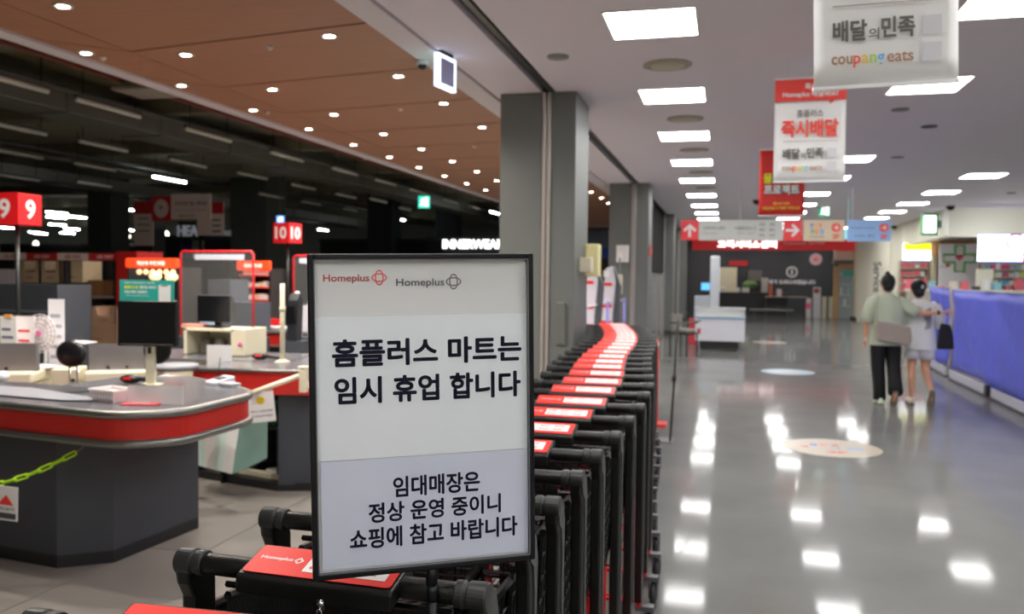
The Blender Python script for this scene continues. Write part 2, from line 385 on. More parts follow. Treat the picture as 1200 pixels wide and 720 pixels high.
# round air diffusers between the left row of lights
def diffuser(x, y, lab):
    t = thing('air_diffuser', lab, 'air vent', (x, y, CZ), group='round ceiling diffusers')
    MB().lathe([(.2, 0), (.2, -.012), (.155, -.02), (.15, 0)], 28).build('ring', mat('diffuser_beige', '#8e8878', .5), t, smooth=True)
    MB().lathe([(.148, 0), (.14, -.022), (.05, -.03)], 28).build('cone', mat('diffuser_cone', '#a09a88', .5), t, smooth=True)
for (x, y, l) in [(-.5, 7.3, 'nearest'), (-.47, 9.8, 'second'), (-.45, 12.2, 'third'), (-.43, 14.8, 'fourth'), (-.4, 17.3, 'fifth')]:
    diffuser(x, y, f'beige round ceiling air diffuser, {l} between left row panels')
for px, py, l in [(1055, 128, 'small grey sprinkler disc in the ceiling beside the near banner'), (1089, 148, 'dark oval speaker recess in the ceiling right of banners'), (1052, 184, 'round ceiling disc right of the smaller white banner'), (1185, 226, 'dark flat ceiling vent near the right edge'), (654, 66, 'tiny pale sprinkler in the ceiling above the nearest pillar')]:
    p = at(px, py, z=CZ)
    o = MB().lathe([(.09, 0), (.085, -.015), (.03, -.02)], 18).build('ceiling_disc', mat('dark_disc', '#3b3a3a', .5) if py in (148, 226) else mat('disc_grey', '#77736f', .5), None, smooth=True, loc=p)
    tag(o, l, 'ceiling fitting')
for px, py, l in [(1114, 243, 'black dome camera at the bulkhead corner'), (887, 236, 'black dome camera left of the red project banner'), (1048, 266, 'black dome camera at the far wall top')]:
    p = at(px, py, z=CZ-.03)
    o = MB().lathe([(.1, .03), (.1, 0), (.07, -.06), (.02, -.08)], 16).build('dome_camera', M_BLACKG, None, smooth=True, loc=p); tag(o, l, 'camera')

# downlights in the wooden ceiling
dl = [(74, 7), (101, 62), (218, 64), (213, 100), (297, 129), (386, 42), (319.5, 104.5), (467, 89), (520, 121), (391.5, 134), (449.5, 157), (565, 149), (494, 174.5), (362, 151), (414.5, 169.5), (456.5, 184), (530, 189), (491, 196), (521, 206), (559, 201), (547, 215), (569, 222.5), (582, 211.5), (693, 225), (705, 232), (713, 238)]
proto = None
for i, (px, py) in enumerate(dl+[(-40, -90), (180, -60), (-80, -10)]):
    p = at(px, py, z=CZ-.005)
    if proto is None:
        proto = thing('downlight', 'x', 'downlight', p)
        MB().lathe([(.062, .006), (.066, -.004), (.05, -.008), (.046, .0)], 20).build('ring', mat('downlight_ring', '#b8b4ac', .4), proto, smooth=True)
        for q in (-1, 1):
            MB().lathe([(.02, .003), (.02, -.009)], 14).build('lamp', mat('downlight_glow', '#fff4e4', .5, glow=30), proto, loc=(q*.019, 0, 0))
        ld = bpy.data.lights.new('downlight_beam', 'SPOT'); ld.energy = SPOT_POWER; ld.spot_size = rad(150); ld.spot_blend = .6; ld.color = (1, .93, .84); ld.shadow_soft_size = .04
        lo = bpy.data.objects.new('beam', ld); COL.objects.link(lo); lo.parent = proto; lo.location = (0, 0, -.02)
        c = proto
    else: c = copy_tree(proto, p)
    u = px/600
    c['group'] = 'downlights in the wooden ceiling'
    nearto = ('above the far gap between first and second pillars' if px > 600 else 'close to the nearest pillar' if px > 540 else 'near the centre of the far wooden ceiling' if px > 430 else 'in the middle stretch of the wooden ceiling' if px > 250 else 'at the near left stretch of the wooden ceiling')
    c['label'] = where(px, py, [(522, 85, 'the lit double sided sign'), (495, 75, 'the dome camera'), (610, 150, 'the nearest pillar'), (0, 0, 'the top left corner'), (300, 150, 'the middle of the white ceiling edge'), (496, 236, 'the green hall exit sign'), (735, 250, 'the second pillar'), (150, 60, 'the near wooden ceiling corner')], 'small twin downlight')
for px, py in [(316, 54), (469, 127), (428, 185), (121, 67), (313, 131), (556, 171)]:
    o = MB().lathe([(.03, .0), (.03, -.008), (.012, -.03)], 12).build('sprinkler', mat('sprinkler_white', '#b9aea6', .4), None, loc=at(px, py, z=CZ), smooth=True)
    tag(o, where(px, py, [(522, 85, 'the lit double sided sign'), (300, 150, 'the middle of the white ceiling edge'), (610, 170, 'the nearest pillar'), (496, 236, 'the green hall exit sign'), (150, 60, 'the near wooden ceiling corner')], 'small pale sprinkler head'), 'sprinkler', 'sprinklers in the wooden ceiling')
t = thing('security_camera', 'white dome security camera on the wooden ceiling edge', 'camera', at(495, 70, z=CZ))
MB().lathe([(.055, 0), (.055, -.04), (.045, -.045)], 18).build('housing', M_TRIMW, t, smooth=True); MB().ball((0, 0, -.045), .038).build('dome', M_BLACKG, t, smooth=True)

# lit exit sign seen edge on, by the wooden ceiling
t = thing('hanging_lit_sign', 'lit white double sided hanging sign near the wooden ceiling', 'sign', at(522, 62, z=CZ), rad(-10))
MB().bx(-.02, .02, -.1, .1, -.03, 0).build('bracket', M_GREYCAP, t)
MB().bx(-.018, .018, -.15, .15, -.29, -.03).build('light_box', mat('cool_glow', '#dfe9ff', .5, glow=2.2), t)
MB().bx(.018, .022, -.11, .11, -.26, -.06).build('face', mat('face_grey', '#8f90b4', .5), t)
MB().bx(-.024, -.018, -.11, .11, -.26, -.06).build('face', mat('green_face', '#38c9a8', .5, glow=1.5), t)

# ================================================================== DARK SALES HALL CEILING
HALL_MARKS = [(22, 245, 'the red number nine cube'), (337, 272, 'the red number ten cube'), (223, 242, 'the wide cream hanging board'), (168, 262, 'the red and cream banner'), (496, 236, 'the green exit sign'), (277, 235, 'the wide grey hall column'), (437, 260, 'the dark far column'), (550, 286, 'the lit white shop letters'), (145, 289, 'the dim far shop letters'), (170, 110, 'the square ceiling air outlet')]
lit = [(175, 207, 222, 214), (137, 243, 158, 248), (50, 248, 83, 251), (52, 254, 80, 256), (74, 253, 105, 256), (54, 262, 80, 265), (71, 267, 97, 270), (30, 271, 54, 274), (68, 276, 90, 279), (37, 279, 57, 281), (0, 266, 12, 268), (106, 273, 119, 275), (117, 263, 144, 266), (152, 269, 158, 271), (459, 255, 477, 259), (459, 265, 468, 268), (370, 268, 387, 271), (575, 248, 584, 251)]
unl = [(85, 115, 168, 138), (0, 91, 17, 97), (0, 146, 36, 154), (87, 163, 153, 179), (211, 149, 276, 167), (81, 190, 140, 201), (194, 185, 245, 197), (275, 201, 316, 211), (312, 177, 359, 190), (385, 195, 422, 206), (437, 208, 466, 219), (339, 214, 372, 224), (391, 225, 419, 234), (432, 231, 454, 239), (465, 242, 484, 248), (518, 232, 537, 239), (548, 240, 563, 246), (86, 213, 134, 219), (302, 226, 333, 233), (350, 235, 378, 241), (400, 243, 420, 249), (480, 221, 500, 228), (0, 176, 40, 184), (0, 205, 44, 212)]
tl_off = None; tl_on = None
for L_, on in ((unl, 0), (lit, 1)):
    for (x0, y0, x1, y1) in L_:
        z = 3.8 if y0 < 225 else 3.7
        a, b = at(x0, y0, z=z), at(x1, y1, z=z)
        if a.y > 43.5 or b.y > 43.5 or min(a.x, b.x) < -40:
            s_ = min(41/max(a.y, b.y), 40/abs(min(a.x, b.x))); a = EYE+(a-EYE)*s_; b = EYE+(b-EYE)*s_
        mid = (a+b)/2; ln = 1.2 if mid.y < 24 else 1.0
        if on:
            g = 'lit tube lights over the far sales floor'; lab = where((x0+x1)/2, (y0+y1)/2, HALL_MARKS, 'lit white tube light')
            if (x0, y0) == (175, 207): lab = 'brightest lit tube light, above the red and cream hanging signs'; g = None
        else:
            g = 'unlit tube lights over the sales floor'; lab = where((x0+x1)/2, (y0+y1)/2, HALL_MARKS, 'unlit beige tube light')
            if (x0, y0) == (85, 115): lab = 'unlit beige tube light nearest the wooden ceiling edge'; g = None
        t = thing('tube_light', lab, 'tube light', (mid.x, mid.y, z), group=g)
        MB().bx(-.035, .035, -ln/2, ln/2, .02, .07).build('housing', mat('tube_housing', '#4c473f', .6), t)
        MB().tube([(0, -ln/2, 0), (0, ln/2, 0)],   .034 if not on else .024, 8).build('tube', M_TUBE if on else M_TUBEOFF, t, smooth=True)
        for q in (-1, 1): MB().box(0, q*(ln/2-.1), .07, .01, .01, 4.45-z-.07).build('hanger', M_DARK, t)
# ducts, pipes, cable trays, beams
ORD0 = ['first', 'second', 'third', 'fourth', 'fifth', 'sixth', 'seventh', 'eighth', 'ninth', 'tenth', 'eleventh']
M_DUCT = mat('duct_metal', '#6f6e66', .5, .5, var=.2, scale=2)
for x, wd, z, l in [(-6.05, .4, 3.82, 'grey square air duct nearest the wooden ceiling edge'), (-9.2, .7, 3.82, 'wide grey air duct over the middle of the sales floor'), (-16.5, .6, 3.82, 'grey air duct over the far side of the sales floor')]:
    t = thing('air_duct', l, 'duct', (x, 0, z))
    MB().bx(-wd/2, wd/2, 1, 40, 0, .3).build('duct_run', M_DUCT, t, bevel=.01)
    f = MB()
    for yy_ in range(2, 40, 2): f.bx(-wd/2-.02, wd/2+.02, yy_, yy_+.04, -.02, .32)
    f.build('flanges', M_DUCT, t)['kind'] = 'stuff'
for x, z, r, c in [(-5.6, 4.09, .04, '#55534a'), (-7.6, 4.08, .03, '#6a2f26'), (-8.6, 4.05, .05, '#4c4d49'), (-9.9, 4.08, .03, '#55534a'), (-13.4, 4.08, .05, '#4c4d49'), (-14.2, 4.08, .04, '#55534a'), (-19, 4.06, .06, '#4c4d49')]:
    o = MB().tube([(x, 1, z), (x, 42, z)], r, 8).build('ceiling_pipe', flat(c), None, smooth=True); tag(o, {-5.6: 'thin grey pipe closest to the wooden ceiling edge', -7.6: 'thin dark red pipe under the dark hall ceiling', -8.6: 'grey pipe just right of the wide middle air duct', -9.9: 'thin olive pipe just left of the wide middle air duct', -13.4: 'grey pipe midway between the wide duct and far duct', -14.2: 'thin olive pipe right of the far air duct', -19: 'thickest grey pipe, farthest left in the hall'}[x], 'pipe', 'pipes under the dark ceiling')
for y in range(4, 42, 4):
    bl = f'{ORD0[y//4-1]} dark beam crossing under the sales floor ceiling, counted from the front'
    o = MB().bx(-41.5, -5.4, y, y+.25, 4.15, 4.45).build('ceiling_beam', mat('beam_olive', '#6d6958', .85, var=.2), None)
    tag(o, bl, 'beam', 'beams under the dark ceiling')
o = MB().bx(-.3, .3, -.3, .3, 0, .04).bx(-.2, .2, -.2, .2, .04, .5).build('air_cassette', mat('cassette', '#8a867c', .6), None, loc=at(172, 110, z=3.95)); tag(o, 'pale square air outlet hanging just beyond the wooden ceiling edge', 'air vent')
# olive ceiling patches
for (x0, x1, y0, y1) in [(-7.4, -5.5, 4.4, 7.8), (-9.2, -7.3, 8.4, 11.8), (-12, -9.6, 12.5, 15.7), (-9, -6, 16.5, 19.7)]:
    o = MB().bx(x0, x1, y0, y1, 4.41, 4.45).build('ceiling_board', mat('olive_board', '#6a6448', .8, var=.15), None); tag(o, 'olive coloured board under the dark sales floor ceiling', 'ceiling board', 'olive ceiling boards')

# far columns of the hall
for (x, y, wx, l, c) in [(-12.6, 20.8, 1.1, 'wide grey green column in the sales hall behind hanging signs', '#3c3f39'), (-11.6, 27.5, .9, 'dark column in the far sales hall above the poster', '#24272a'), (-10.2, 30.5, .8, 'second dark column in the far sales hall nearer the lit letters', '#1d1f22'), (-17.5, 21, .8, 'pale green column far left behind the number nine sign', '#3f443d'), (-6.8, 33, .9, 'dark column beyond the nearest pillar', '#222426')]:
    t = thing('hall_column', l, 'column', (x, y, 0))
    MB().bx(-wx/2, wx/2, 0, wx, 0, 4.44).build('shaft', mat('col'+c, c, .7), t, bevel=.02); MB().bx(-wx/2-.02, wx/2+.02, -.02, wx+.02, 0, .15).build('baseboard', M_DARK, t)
# ================================================================== SALES HALL BACKGROUND
def board_sign(name, label, cat, cx, y, z0, w_, h_, M, rz=0, wires=True, th=.02, group=None, ceil=4.4):
    t = thing(name, label, cat, (cx, y, z0), rz, group)
    MB().bx(-w_/2, w_/2, 0, th, 0, h_).build('board', M, t)
    if wires:
        f = MB()
        for q in (-1, 1): f.bx(q*w_*.4-.003, q*w_*.4+.003, th*.4, th*.6, h_, ceil-z0)
        f.build('wires', M_ALU, t)
    return t
def px_sign(name, label, cat, x0, y0, x1, y1, Y, M, **k):
    a, b = at(x0, y1, Y=Y), at(x1, y0, Y=Y)
    t = board_sign(name, label, cat, (a.x+b.x)/2, Y, a.z, b.x-a.x, b.z-a.z, M, **k); t['w'] = b.x-a.x; t['h'] = b.z-a.z
    return t, b.x-a.x, b.z-a.z
M_MAROON = mat('maroon_print', '#a82228', .6); M_DCREAM = mat('dim_cream_print', '#c9bab6', .6); M_BROWN = mat('brown_ink', '#4a3c3c', .6)
# lane number cubes on poles
def lane_cube(label, txt, px, y0, y1, Y, rz, s):
    c = at(px, y1, Y=Y)
    t = thing('lane_number_sign', label, 'sign', (c.x, Y, 0), rz)
    MB().box(0, 0, c.z, s, s, s).build('cube', mat('lane_red', '#c8161c', .4, glow=.25), t, bevel=.004)
    lettering('digits', t, txt, M_WHITE, 0, c.z+s*.5, s*.42 if len(txt) == 1 else s*.72, s*.62, -s/2-.004, bold=.03)
    lettering('digits', t, txt, M_WHITE, s/2+.004, c.z+s*.5, s*.42 if len(txt) == 1 else s*.72, s*.62, 0, bold=.03, rot=(0, 0, rad(90)))
    lettering('digits', t, txt, M_WHITE, -s/2-.004, c.z+s*.5, s*.42 if len(txt) == 1 else s*.72, s*.62, 0, bold=.03, rot=(0, 0, rad(-90)))
    MB().tube([(0, 0, .92), (0, 0, c.z)], .02, 10).build('pole', M_GREYCAP, t, smooth=True)
    MB().box(0, 0, .9, .12, .12, .02).build('base', M_GREYCAP, t)
lane_cube('red lane number cube reading 9 at the left edge', '9', 20, 225, 264, 6.2, rad(2), .27)
lane_cube('smaller red lane number cube reading 10 in the middle', '10', 337, 261, 285, 10.6, rad(-11), .27)
# the lane 9 cube's second neighbour at the frame edge
# hanging boards
t, W_, H_ = px_sign('hanging_banner', 'red and cream hanging banner left of the round red emblem sign', 'sign', 157, 236, 179, 288, 15.2, M_DCREAM)
MB().bx(-W_/2, W_/2, -.004, 0, H_*.72, H_).build('header', M_MAROON, t)
for q in range(3): MB().bx(-W_*.3, W_*.3, -.003, 0, H_*(.6-.14*q), H_*(.63-.14*q)).build('text_line', mat('grey_ink', '#6a5f5e', .6), t)
t, W_, H_ = px_sign('emblem_sign', 'dark red square hanging sign with a round cream emblem', 'sign', 178, 230, 200, 259, 14.0, M_MAROON)
MB().front([(p[0], p[2]) for p in ring_pts(H_*.33, H_*.38, 24)], -.006, 0).build('disc', M_DCREAM, t, loc=(0, 0, H_*.5)); MB().front([(-.04, .02), (0, -.04), (.04, .02), (0, .04)], -.01, -.006).build('heart', M_MAROON, t, loc=(0, 0, H_*.53))
t, W_, H_ = px_sign('information_board', 'wide cream hanging board beside the round red emblem sign', 'sign', 200.5, 227, 247, 257, 14.0, M_DCREAM)
lettering('lettering', t, '의약전문 헬스케어존', M_BROWN, 0, H_*.62, W_*.8, H_*.17, -.004); lettering('lettering', t, 'Pharmacy Health & Treatment', M_BROWN, 0, H_*.35, W_*.78, H_*.07, -.004, bold=0); lettering('lettering', t, '계산대 안내', M_BROWN, -W_*.12, H_*.12, W_*.4, H_*.12, -.004)
t, W_, H_ = px_sign('price_board', 'cream hanging list board with red corner, right of the wide board', 'sign', 231, 237, 262, 276, 15.4, M_DCREAM)
MB().bx(W_*.05, W_/2, -.004, 0, H_*.65, H_).build('header', M_MAROON, t)
for q in range(3): MB().bx(W_*.08, W_*.38, -.003, 0, H_*(.1+.17*q), H_*(.15+.17*q)).build('text_line', M_BROWN, t)
# 3D letters
def sign_letters(label, txt, x0, y0, x1, y1, Y, M, bold=.02, back=None):
    a, b = at(x0, y1, Y=Y), at(x1, y0, Y=Y)
    t = thing('sign_letters', label, 'sign', ((a.x+b.x)/2, Y, a.z))
    h = b.z-a.z; w_ = b.x-a.x
    o = lettering('letters', t, txt, M, 0, h/2, w_, h, 0, bold=bold)
    so = o.modifiers.new('thickness', 'SOLIDIFY'); so.thickness = .05; so.offset = 0
    MB().bx(-w_*.52, w_*.52, .06, .16, -.25 if back else -.1, h+.1).build('fascia', back or M_DARK, t)
    for q in (-1, 1): MB().bx(q*w_*.5-.03, q*w_*.5+.03, .08, .14, -a.z, -.1).build('post', M_DARK, t)
    return t
sign_letters('white letters CLOTH over a dark far counter', 'CLOTH', 133, 285, 159, 294, 30, mat('dim_letters', '#a9aaa4', .5), .03)
t = sign_letters('grey letters on a shop fascia under the cream hanging boards', 'HEA', 208, 264, 232, 277, 20, mat('silver_letters', '#a4a8b0', .5, glow=.25), .03)
lettering('letters', t, 'LTH CARE', mat('silver_letters', '#a4a8b0'), 1.0, .08, .6, .14, 0, bold=.02)
sign_letters('bright white lit letters INNERWEAR over a dark counter', 'INNERWEAR', 519, 281, 590, 291.5, 26, mat('lit_letters', '#ffffff', .5, glow=3), .015, back=mat('blackish', '#0b0b0c', .7))
# dark shop volumes in the hall
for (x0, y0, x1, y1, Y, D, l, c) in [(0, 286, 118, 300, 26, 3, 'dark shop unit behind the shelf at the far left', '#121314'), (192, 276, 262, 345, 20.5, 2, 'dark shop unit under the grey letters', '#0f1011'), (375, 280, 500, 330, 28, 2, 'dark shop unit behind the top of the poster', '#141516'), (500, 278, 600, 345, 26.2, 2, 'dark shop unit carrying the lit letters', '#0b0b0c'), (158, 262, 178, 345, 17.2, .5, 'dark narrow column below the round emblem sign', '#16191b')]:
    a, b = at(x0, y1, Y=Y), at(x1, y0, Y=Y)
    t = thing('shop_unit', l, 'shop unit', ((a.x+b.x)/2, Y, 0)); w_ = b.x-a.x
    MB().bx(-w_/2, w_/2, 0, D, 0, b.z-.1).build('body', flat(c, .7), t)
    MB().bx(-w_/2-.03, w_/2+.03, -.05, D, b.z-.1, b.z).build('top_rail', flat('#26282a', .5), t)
for (x0, y0, x1, y1, Y, c, l) in [(213, 283, 224, 302, 20.44, '#23306b', 'blue poster on the dark shop unit under grey letters'), (225, 282, 238, 302, 20.42, '#8f9389', 'pale poster on the dark shop unit under grey letters')]:
    a, b = at(x0, y1, Y=Y), at(x1, y0, Y=Y); o = MB().bx(a.x, b.x, Y, Y+.045, a.z, b.z).build('poster', flat(c), None); tag(o, l, 'poster')
for (y0, y1, c) in ((270, 291, '#4a4f58'), (291, 303, '#26387a'), (303, 330, '#2a1c10')):
    a, b = at(676, y1, Y=31), at(722, y0, Y=31); o = MB().bx(a.x, b.x, 31, 31.3, max(0, a.z) if y0 < 303 else 0, b.z).build('hall_band', flat(c, .6), None)
    tag(o, {270: 'grey band of a far shop front seen between the first two pillars', 291: 'blue band of a far shop front seen between the first two pillars', 303: 'dark brown low shop front seen between the first two pillars'}[y0], 'shop front')
for px, py, l in [(42, 287, 'left'), (144, 278, 'middle'), (150, 279, 'right'), (195, 276, 'right'), (296, 254, 'right')]:
    o = thing('pendant_lamp', where(px, py, HALL_MARKS, 'small bright round lamp'), 'lamp', at(px, py, Y=25), group='small lamps far in the sales hall')
    MB().lathe([(.09, 0), (.07, .1), (.02, .14)], 14).build('shade', mat('warm_glow', '#fff3dc', .5, glow=6), o, smooth=True); MB().bx(-.006, .006, -.006, .006, .14, 4.45-o.location.z).build('cord', M_DARK, o)
def exit_sign(px0, py0, px1, py1, Y, label, col, ceil, glow=1.6):
    a, b = at(px0, py1, Y=Y), at(px1, py0, Y=Y)
    t = thing('exit_sign', label, 'exit sign', ((a.x+b.x)/2, Y, a.z)); w_, h = b.x-a.x, b.z-a.z
    MB().bx(-w_/2, w_/2, 0, .05, 0, h).build('light_box', flat(col, .5, glow), t)
    wm = flat('#f2fffb', .5, 2.2)
    MB().front([(w_*.1, h*.15), (w_*.4, h*.15), (w_*.4, h*.85), (w_*.1, h*.85)], -.006, 0).build('door_symbol', wm, t)
    MB().ball((-w_*.1, -.004, h*.75), (w_*.07, .004, h*.09)).tube([(-w_*.12, -.004, h*.65), (-w_*.15, -.004, h*.4), (-w_*.32, -.004, h*.2)], w_*.05, 6).tube([(-w_*.15, -.004, h*.4), (0, -.004, h*.3), (-.02, -.004, h*.15)], w_*.045, 6).tube([(-w_*.3, -.004, h*.58), (0, -.004, h*.55)], w_*.035, 6).build('figure_symbol', wm, t)
    MB().bx(-.006, .006, .02, .03, h, ceil-a.z).build('hanger', M_ALU, t)
exit_sign(490, 229.5, 503, 244, 17, 'green lit exit sign hanging in the dark hall above the poster', '#2fbfa0', 4.44)
exit_sign(324, 253, 332, 261, 18, 'small blue lit sign just above the red number ten cube', '#5aa0f0', 4.44)
exit_sign(959, 241, 973, 254, 22.5, 'green exit sign hanging right of the banners in the corridor', '#2f9f72', CZ, .5)

# shelf gondola at the left
a, b = at(0, 305, Y=9.2), at(136, 297, Y=9.2)
X0, X1, TOP = a.x-.6, b.x, b.z
t = thing('shelf_unit', 'long dark shelving unit with red and white header at the left', 'shelf', ((X0+X1)/2, 9.2, 0)); hw = (X1-X0)/2
MB().bx(-hw, hw, .5, .54, 0, TOP-.05).build('back_panel', flat('#15161a', .7), t)
for q in (1.66-.38, 1.28-.36, .55, .16): MB().bx(-hw+.02, hw-.02, 0, .5, q, q+.03).build('shelf_board', mat('shelf_grey', '#6f696a', .5), t)
for q in (-hw, -hw/3, hw/3, hw-.03): MB().bx(q, q+.03, 0, .52, 0, TOP-.06).build('upright', flat('#202124'), t)
hd = MB().bx(-hw, hw+.25, -.03, 0, TOP-.09, TOP).build('header', M_DCREAM, t)
for q in range(5):
    x0 = -hw+.1+q*(2*hw)/5
    if q % 2 == 0: MB().bx(x0, x0+(2*hw)/5, -.036, -.03, TOP-.09, TOP).build('red_stripe', M_MAROON, t)
    lettering('lettering', t, '상품 진열대', M_MAROON if q % 2 else M_DCREAM, x0+(hw)/5, TOP-.045, hw/5, .045, -.04, bold=.02)
t = thing('end_panel', 'tall red end panel of the shelving behind the black monitor', 'panel', (b.x+.08, 9.1, 0))
MB().bx(0, .3, 0, .5, 0, TOP+.02).build('panel', mat('dark_red_panel', '#8f1511', .5), t)
def carton(px0, py0, px1, py1, Y, label, col='#8a745c', open_=False, dep=.35, grp=None, printed=True):
    a, b = at(px0, py1, Y=Y), at(px1, py0, Y=Y); w_, h = b.x-a.x, b.z-a.z
    t = thing('cardboard_box', label, 'box', ((a.x+b.x)/2, Y, a.z), group=grp); Mx = mat('card'+col, col, .8, var=.1)
    if open_:
        th = .008
        MB().bx(-w_/2, w_/2, 0, dep, 0, th).bx(-w_/2, -w_/2+.012, 0, dep, 0, h).bx(w_/2-.012, w_/2, 0, dep, 0, h).bx(-w_/2, w_/2, dep-.01, dep, 0, h).front([(-w_/2, 0), (w_/2, 0), (w_/2, h), (w_*.3, h), (w_*.25, h*.5), (-w_*.25, h*.5), (-w_*.3, h), (-w_/2, h)], 0, .01).build('tray', Mx, t)
    else:
        MB().bx(-w_/2, w_/2, 0, dep, 0, h).build('carton', Mx, t, bevel=.004)
        MB().bx(-w_/2, w_/2, dep*.45, dep*.55, h, h+.002).build('tape', mat('tape', '#9c8560', .3), t)
    if printed: lettering('print', t, 'FRESH', mat('card_print', '#6b3b2c', .8), 0, h*.25, w_*.35, h*.1, -.002)
    return t
carton(24, 306, 46, 332, 9.25, 'open cut-front cardboard tray, left one on top shelf', '#a8957c', True)
carton(48, 306, 70, 332, 9.25, 'open cut-front cardboard tray, right one on top shelf', '#ad9a82', True)
carton(71, 306, 97, 331, 9.3, 'closed beige cardboard box beside the open trays', '#c2ae8e')
carton(103, 329, 120, 351, 9.3, 'small brown carton left of its twin on the middle shelf', '#7a5433')
carton(121, 329, 136, 351, 9.3, 'small brown carton right of its twin on the middle shelf', '#734e30')
carton(71, 338, 100, 362, 9.25, 'grey brown cardboard box on the lower left shelf', '#857a6c')
carton(84, 381, 137, 402, 8.8, 'wide brown cardboard box low behind the round black cushion', '#8c6f58')
carton(107, 360, 136, 380, 8.85, 'open brown cardboard tray above the wide box', '#937560', True)
o = MB().bx(-.12, .12, 0, .01, 0, .2).build('wrapped_sheet', flat('#b9b3bb'), None, loc=at(8, 334, Y=9.0)); tag(o, 'pale sheet of paper hung on the shelf at the left edge', 'paper')
# dark grey cabinet in front of the shelf
a, b = at(-6, 450, Y=7.6), at(67, 334, Y=7.6)
t = thing('cabinet', 'slate grey service cabinet behind the white fan', 'cabinet', ((a.x+b.x)/2, 7.6, 0)); w_ = b.x-a.x
MB().bx(-w_/2, w_/2, 0, .5, 0, b.z).build('body', mat('slate', '#34383f', .55), t); MB().bx(-w_/2-.01, w_/2+.01, -.015, 0, b.z-.30, b.z-.275).build('ledge', flat('#575b62'), t)
MB().bx(-w_/2+.02, w_/2-.02, -.02, -.004, .1, b.z-.34).build('door', mat('slate_door', '#2d3138', .5), t)
# racks with orange headers
def rack(px0, px1, py0, Y, label, trays, bulbs=0):
    a, b = at(px0, py0+11, Y=Y), at(px1, py0, Y=Y); w_ = b.x-a.x; top = b.z
    t = thing('display_rack', label, 'rack', ((a.x+b.x)/2, Y, 0))
    MB().bx(-w_/2, w_/2, .4, .43, 0, top-.1).bx(-w_/2, -w_/2+.02, 0, .4, 0, top-.1).bx(w_/2-.02, w_/2, 0, .4, 0, top-.1).build('body', flat('#15100f', .6), t)
    MB().bx(-w_/2-.01, w_/2+.01, -.03, .02, a.z, top).build('header', mat('orange_header', '#ff4a22', .4, glow=.9), t, bevel=.02)
    lettering('lettering', t, '계산대 추천상품', flat('#ffe0d4', .5, 1.5), 0, (a.z+top)/2, w_*.55, (top-a.z)*.42, -.034, bold=.03)
    for i, z in enumerate(trays):
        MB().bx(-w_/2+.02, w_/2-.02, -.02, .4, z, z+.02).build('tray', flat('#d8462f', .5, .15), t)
        for k in range(6):
            c = R.choice(['#e7d8c4', '#cfc0e0', '#f0e8e0', '#d9b48a', '#e6a090'])
            x = -w_/2+.06+k*(w_-.12)/6; MB().bx(x, x+(w_-.14)/6, .02, .2, z+.02, z+.02+R.uniform(.04, .08)).build('packet', flat(c, .5), t)
    for k in range(bulbs):
        MB().ball((-w_*.33+k*w_*.66/(bulbs-1), .06, a.z-.045), .03, 10).build('bulb', flat('#ffd9a0', .5, 1.5), t, smooth=True)
    return t
rack(149, 209, 303, 8.4, 'small rack with orange header and warm bulbs above the teal sign', [1.2, .95, .6, .25], 6)
rack(279, 317, 306, 10.2, 'orange-headed rack of snack shelves left of the number ten pole', [1.58, 1.42, 1.25, 1.05, .75, .4])
for px, py in ((182, 324), (201, 325)):
    o = MB().ball((0, 0, 0), (.07, .07, .05), 14).build('warm_lamp', flat('#ffe2a8', .5, 1.1), None, smooth=True, loc=at(px, py, Y=8.3)); tag(o, f"{'left' if px < 190 else 'right'} round warm lamp under the orange header of the bulb rack", 'lamp', 'warm lamps in the bulb rack')
# red frames (clear shields)
def red_frame(px0, py0, px1, py1, Y, label, rz=0):
    a, b = at(px0, py1, Y=Y), at(px1, py0, Y=Y); w_, h = b.x-a.x, b.z-.92
    t = thing('clear_shield', label, 'screen', ((a.x+b.x)/2, Y, .92), rz)
    MB().tube([(-w_/2, 0, 0), (-w_/2, 0, h-.03), (-w_/2+.03, 0, h), (w_/2-.03, 0, h), (w_/2, 0, h-.03), (w_/2, 0, 0)], .012, 8).build('frame', mat('red_tube', '#c4202a', .4), t, smooth=True)
    MB().bx(-w_/2, w_/2, -.002, .002, .02, h).build('pane', M_PLEX, t)
    MB().bx(-w_/2-.05, w_/2+.05, -.1, .25, -.92, 0).build('base_cabinet', M_CTR, t)
    MB().bx(-w_*.3, w_*.38, -.008, -.003, h-.09, h-.03).build('label_strip', flat('#b9bac6'), t)
red_frame(212, 295, 297, 372, 8.2, 'clear shield in thin red frame behind the second monitor')
red_frame(344, 300, 380, 375, 9.2, 'clear shield in thin red frame left of the poster edge')
o = MB().bx(-.3, .3, 0, .4, 0, .35).bx(-.3, .0, .0, .4, .35, .62).build('stacked_machines', mat('machine_grey', '#3a3d45', .5), None, loc=(at(270, 400, Y=9).x, 9.0, .92)); tag(o, 'dark grey machine housing seen through the red framed shield', 'machine')
# white bottles, mirrors, terminals next to the poster
t = thing('black_terminal', 'tall black payment terminal left of the poster edge', 'terminal', (at(341, 392, Y=8).x, 8.0, .92))
MB().side([(0, 0), (.12, 0), (.16, .42), (.1, .5), (.04, .42)], -.06, .06).build('body', flat('#1c1e22', .3), t, bevel=.01); MB().bx(-.05, .05, -.012, .0, .2, .36).build('screen', M_BLACKG, t); MB().bx(-.12, .12, -.02, .2, -.92, 0).build('pedestal', M_CTR, t)
t = thing('white_speaker', 'pair of rounded white terminals beside the poster edge', 'terminal', (at(357, 392, Y=8.6).x, 8.6, .92))
MB().bx(-.2, .2, -.1, .1, -.92, 0).build('pedestal', M_CTR, t)
for q in (-.09, .1): MB().lathe([(.055, 0), (.06, .3), (.05, .42), (.02, .5)], 14, T=Matrix.Translation((q, 0, 0))).build('body', flat('#c6c4c9', .4), t, smooth=True)

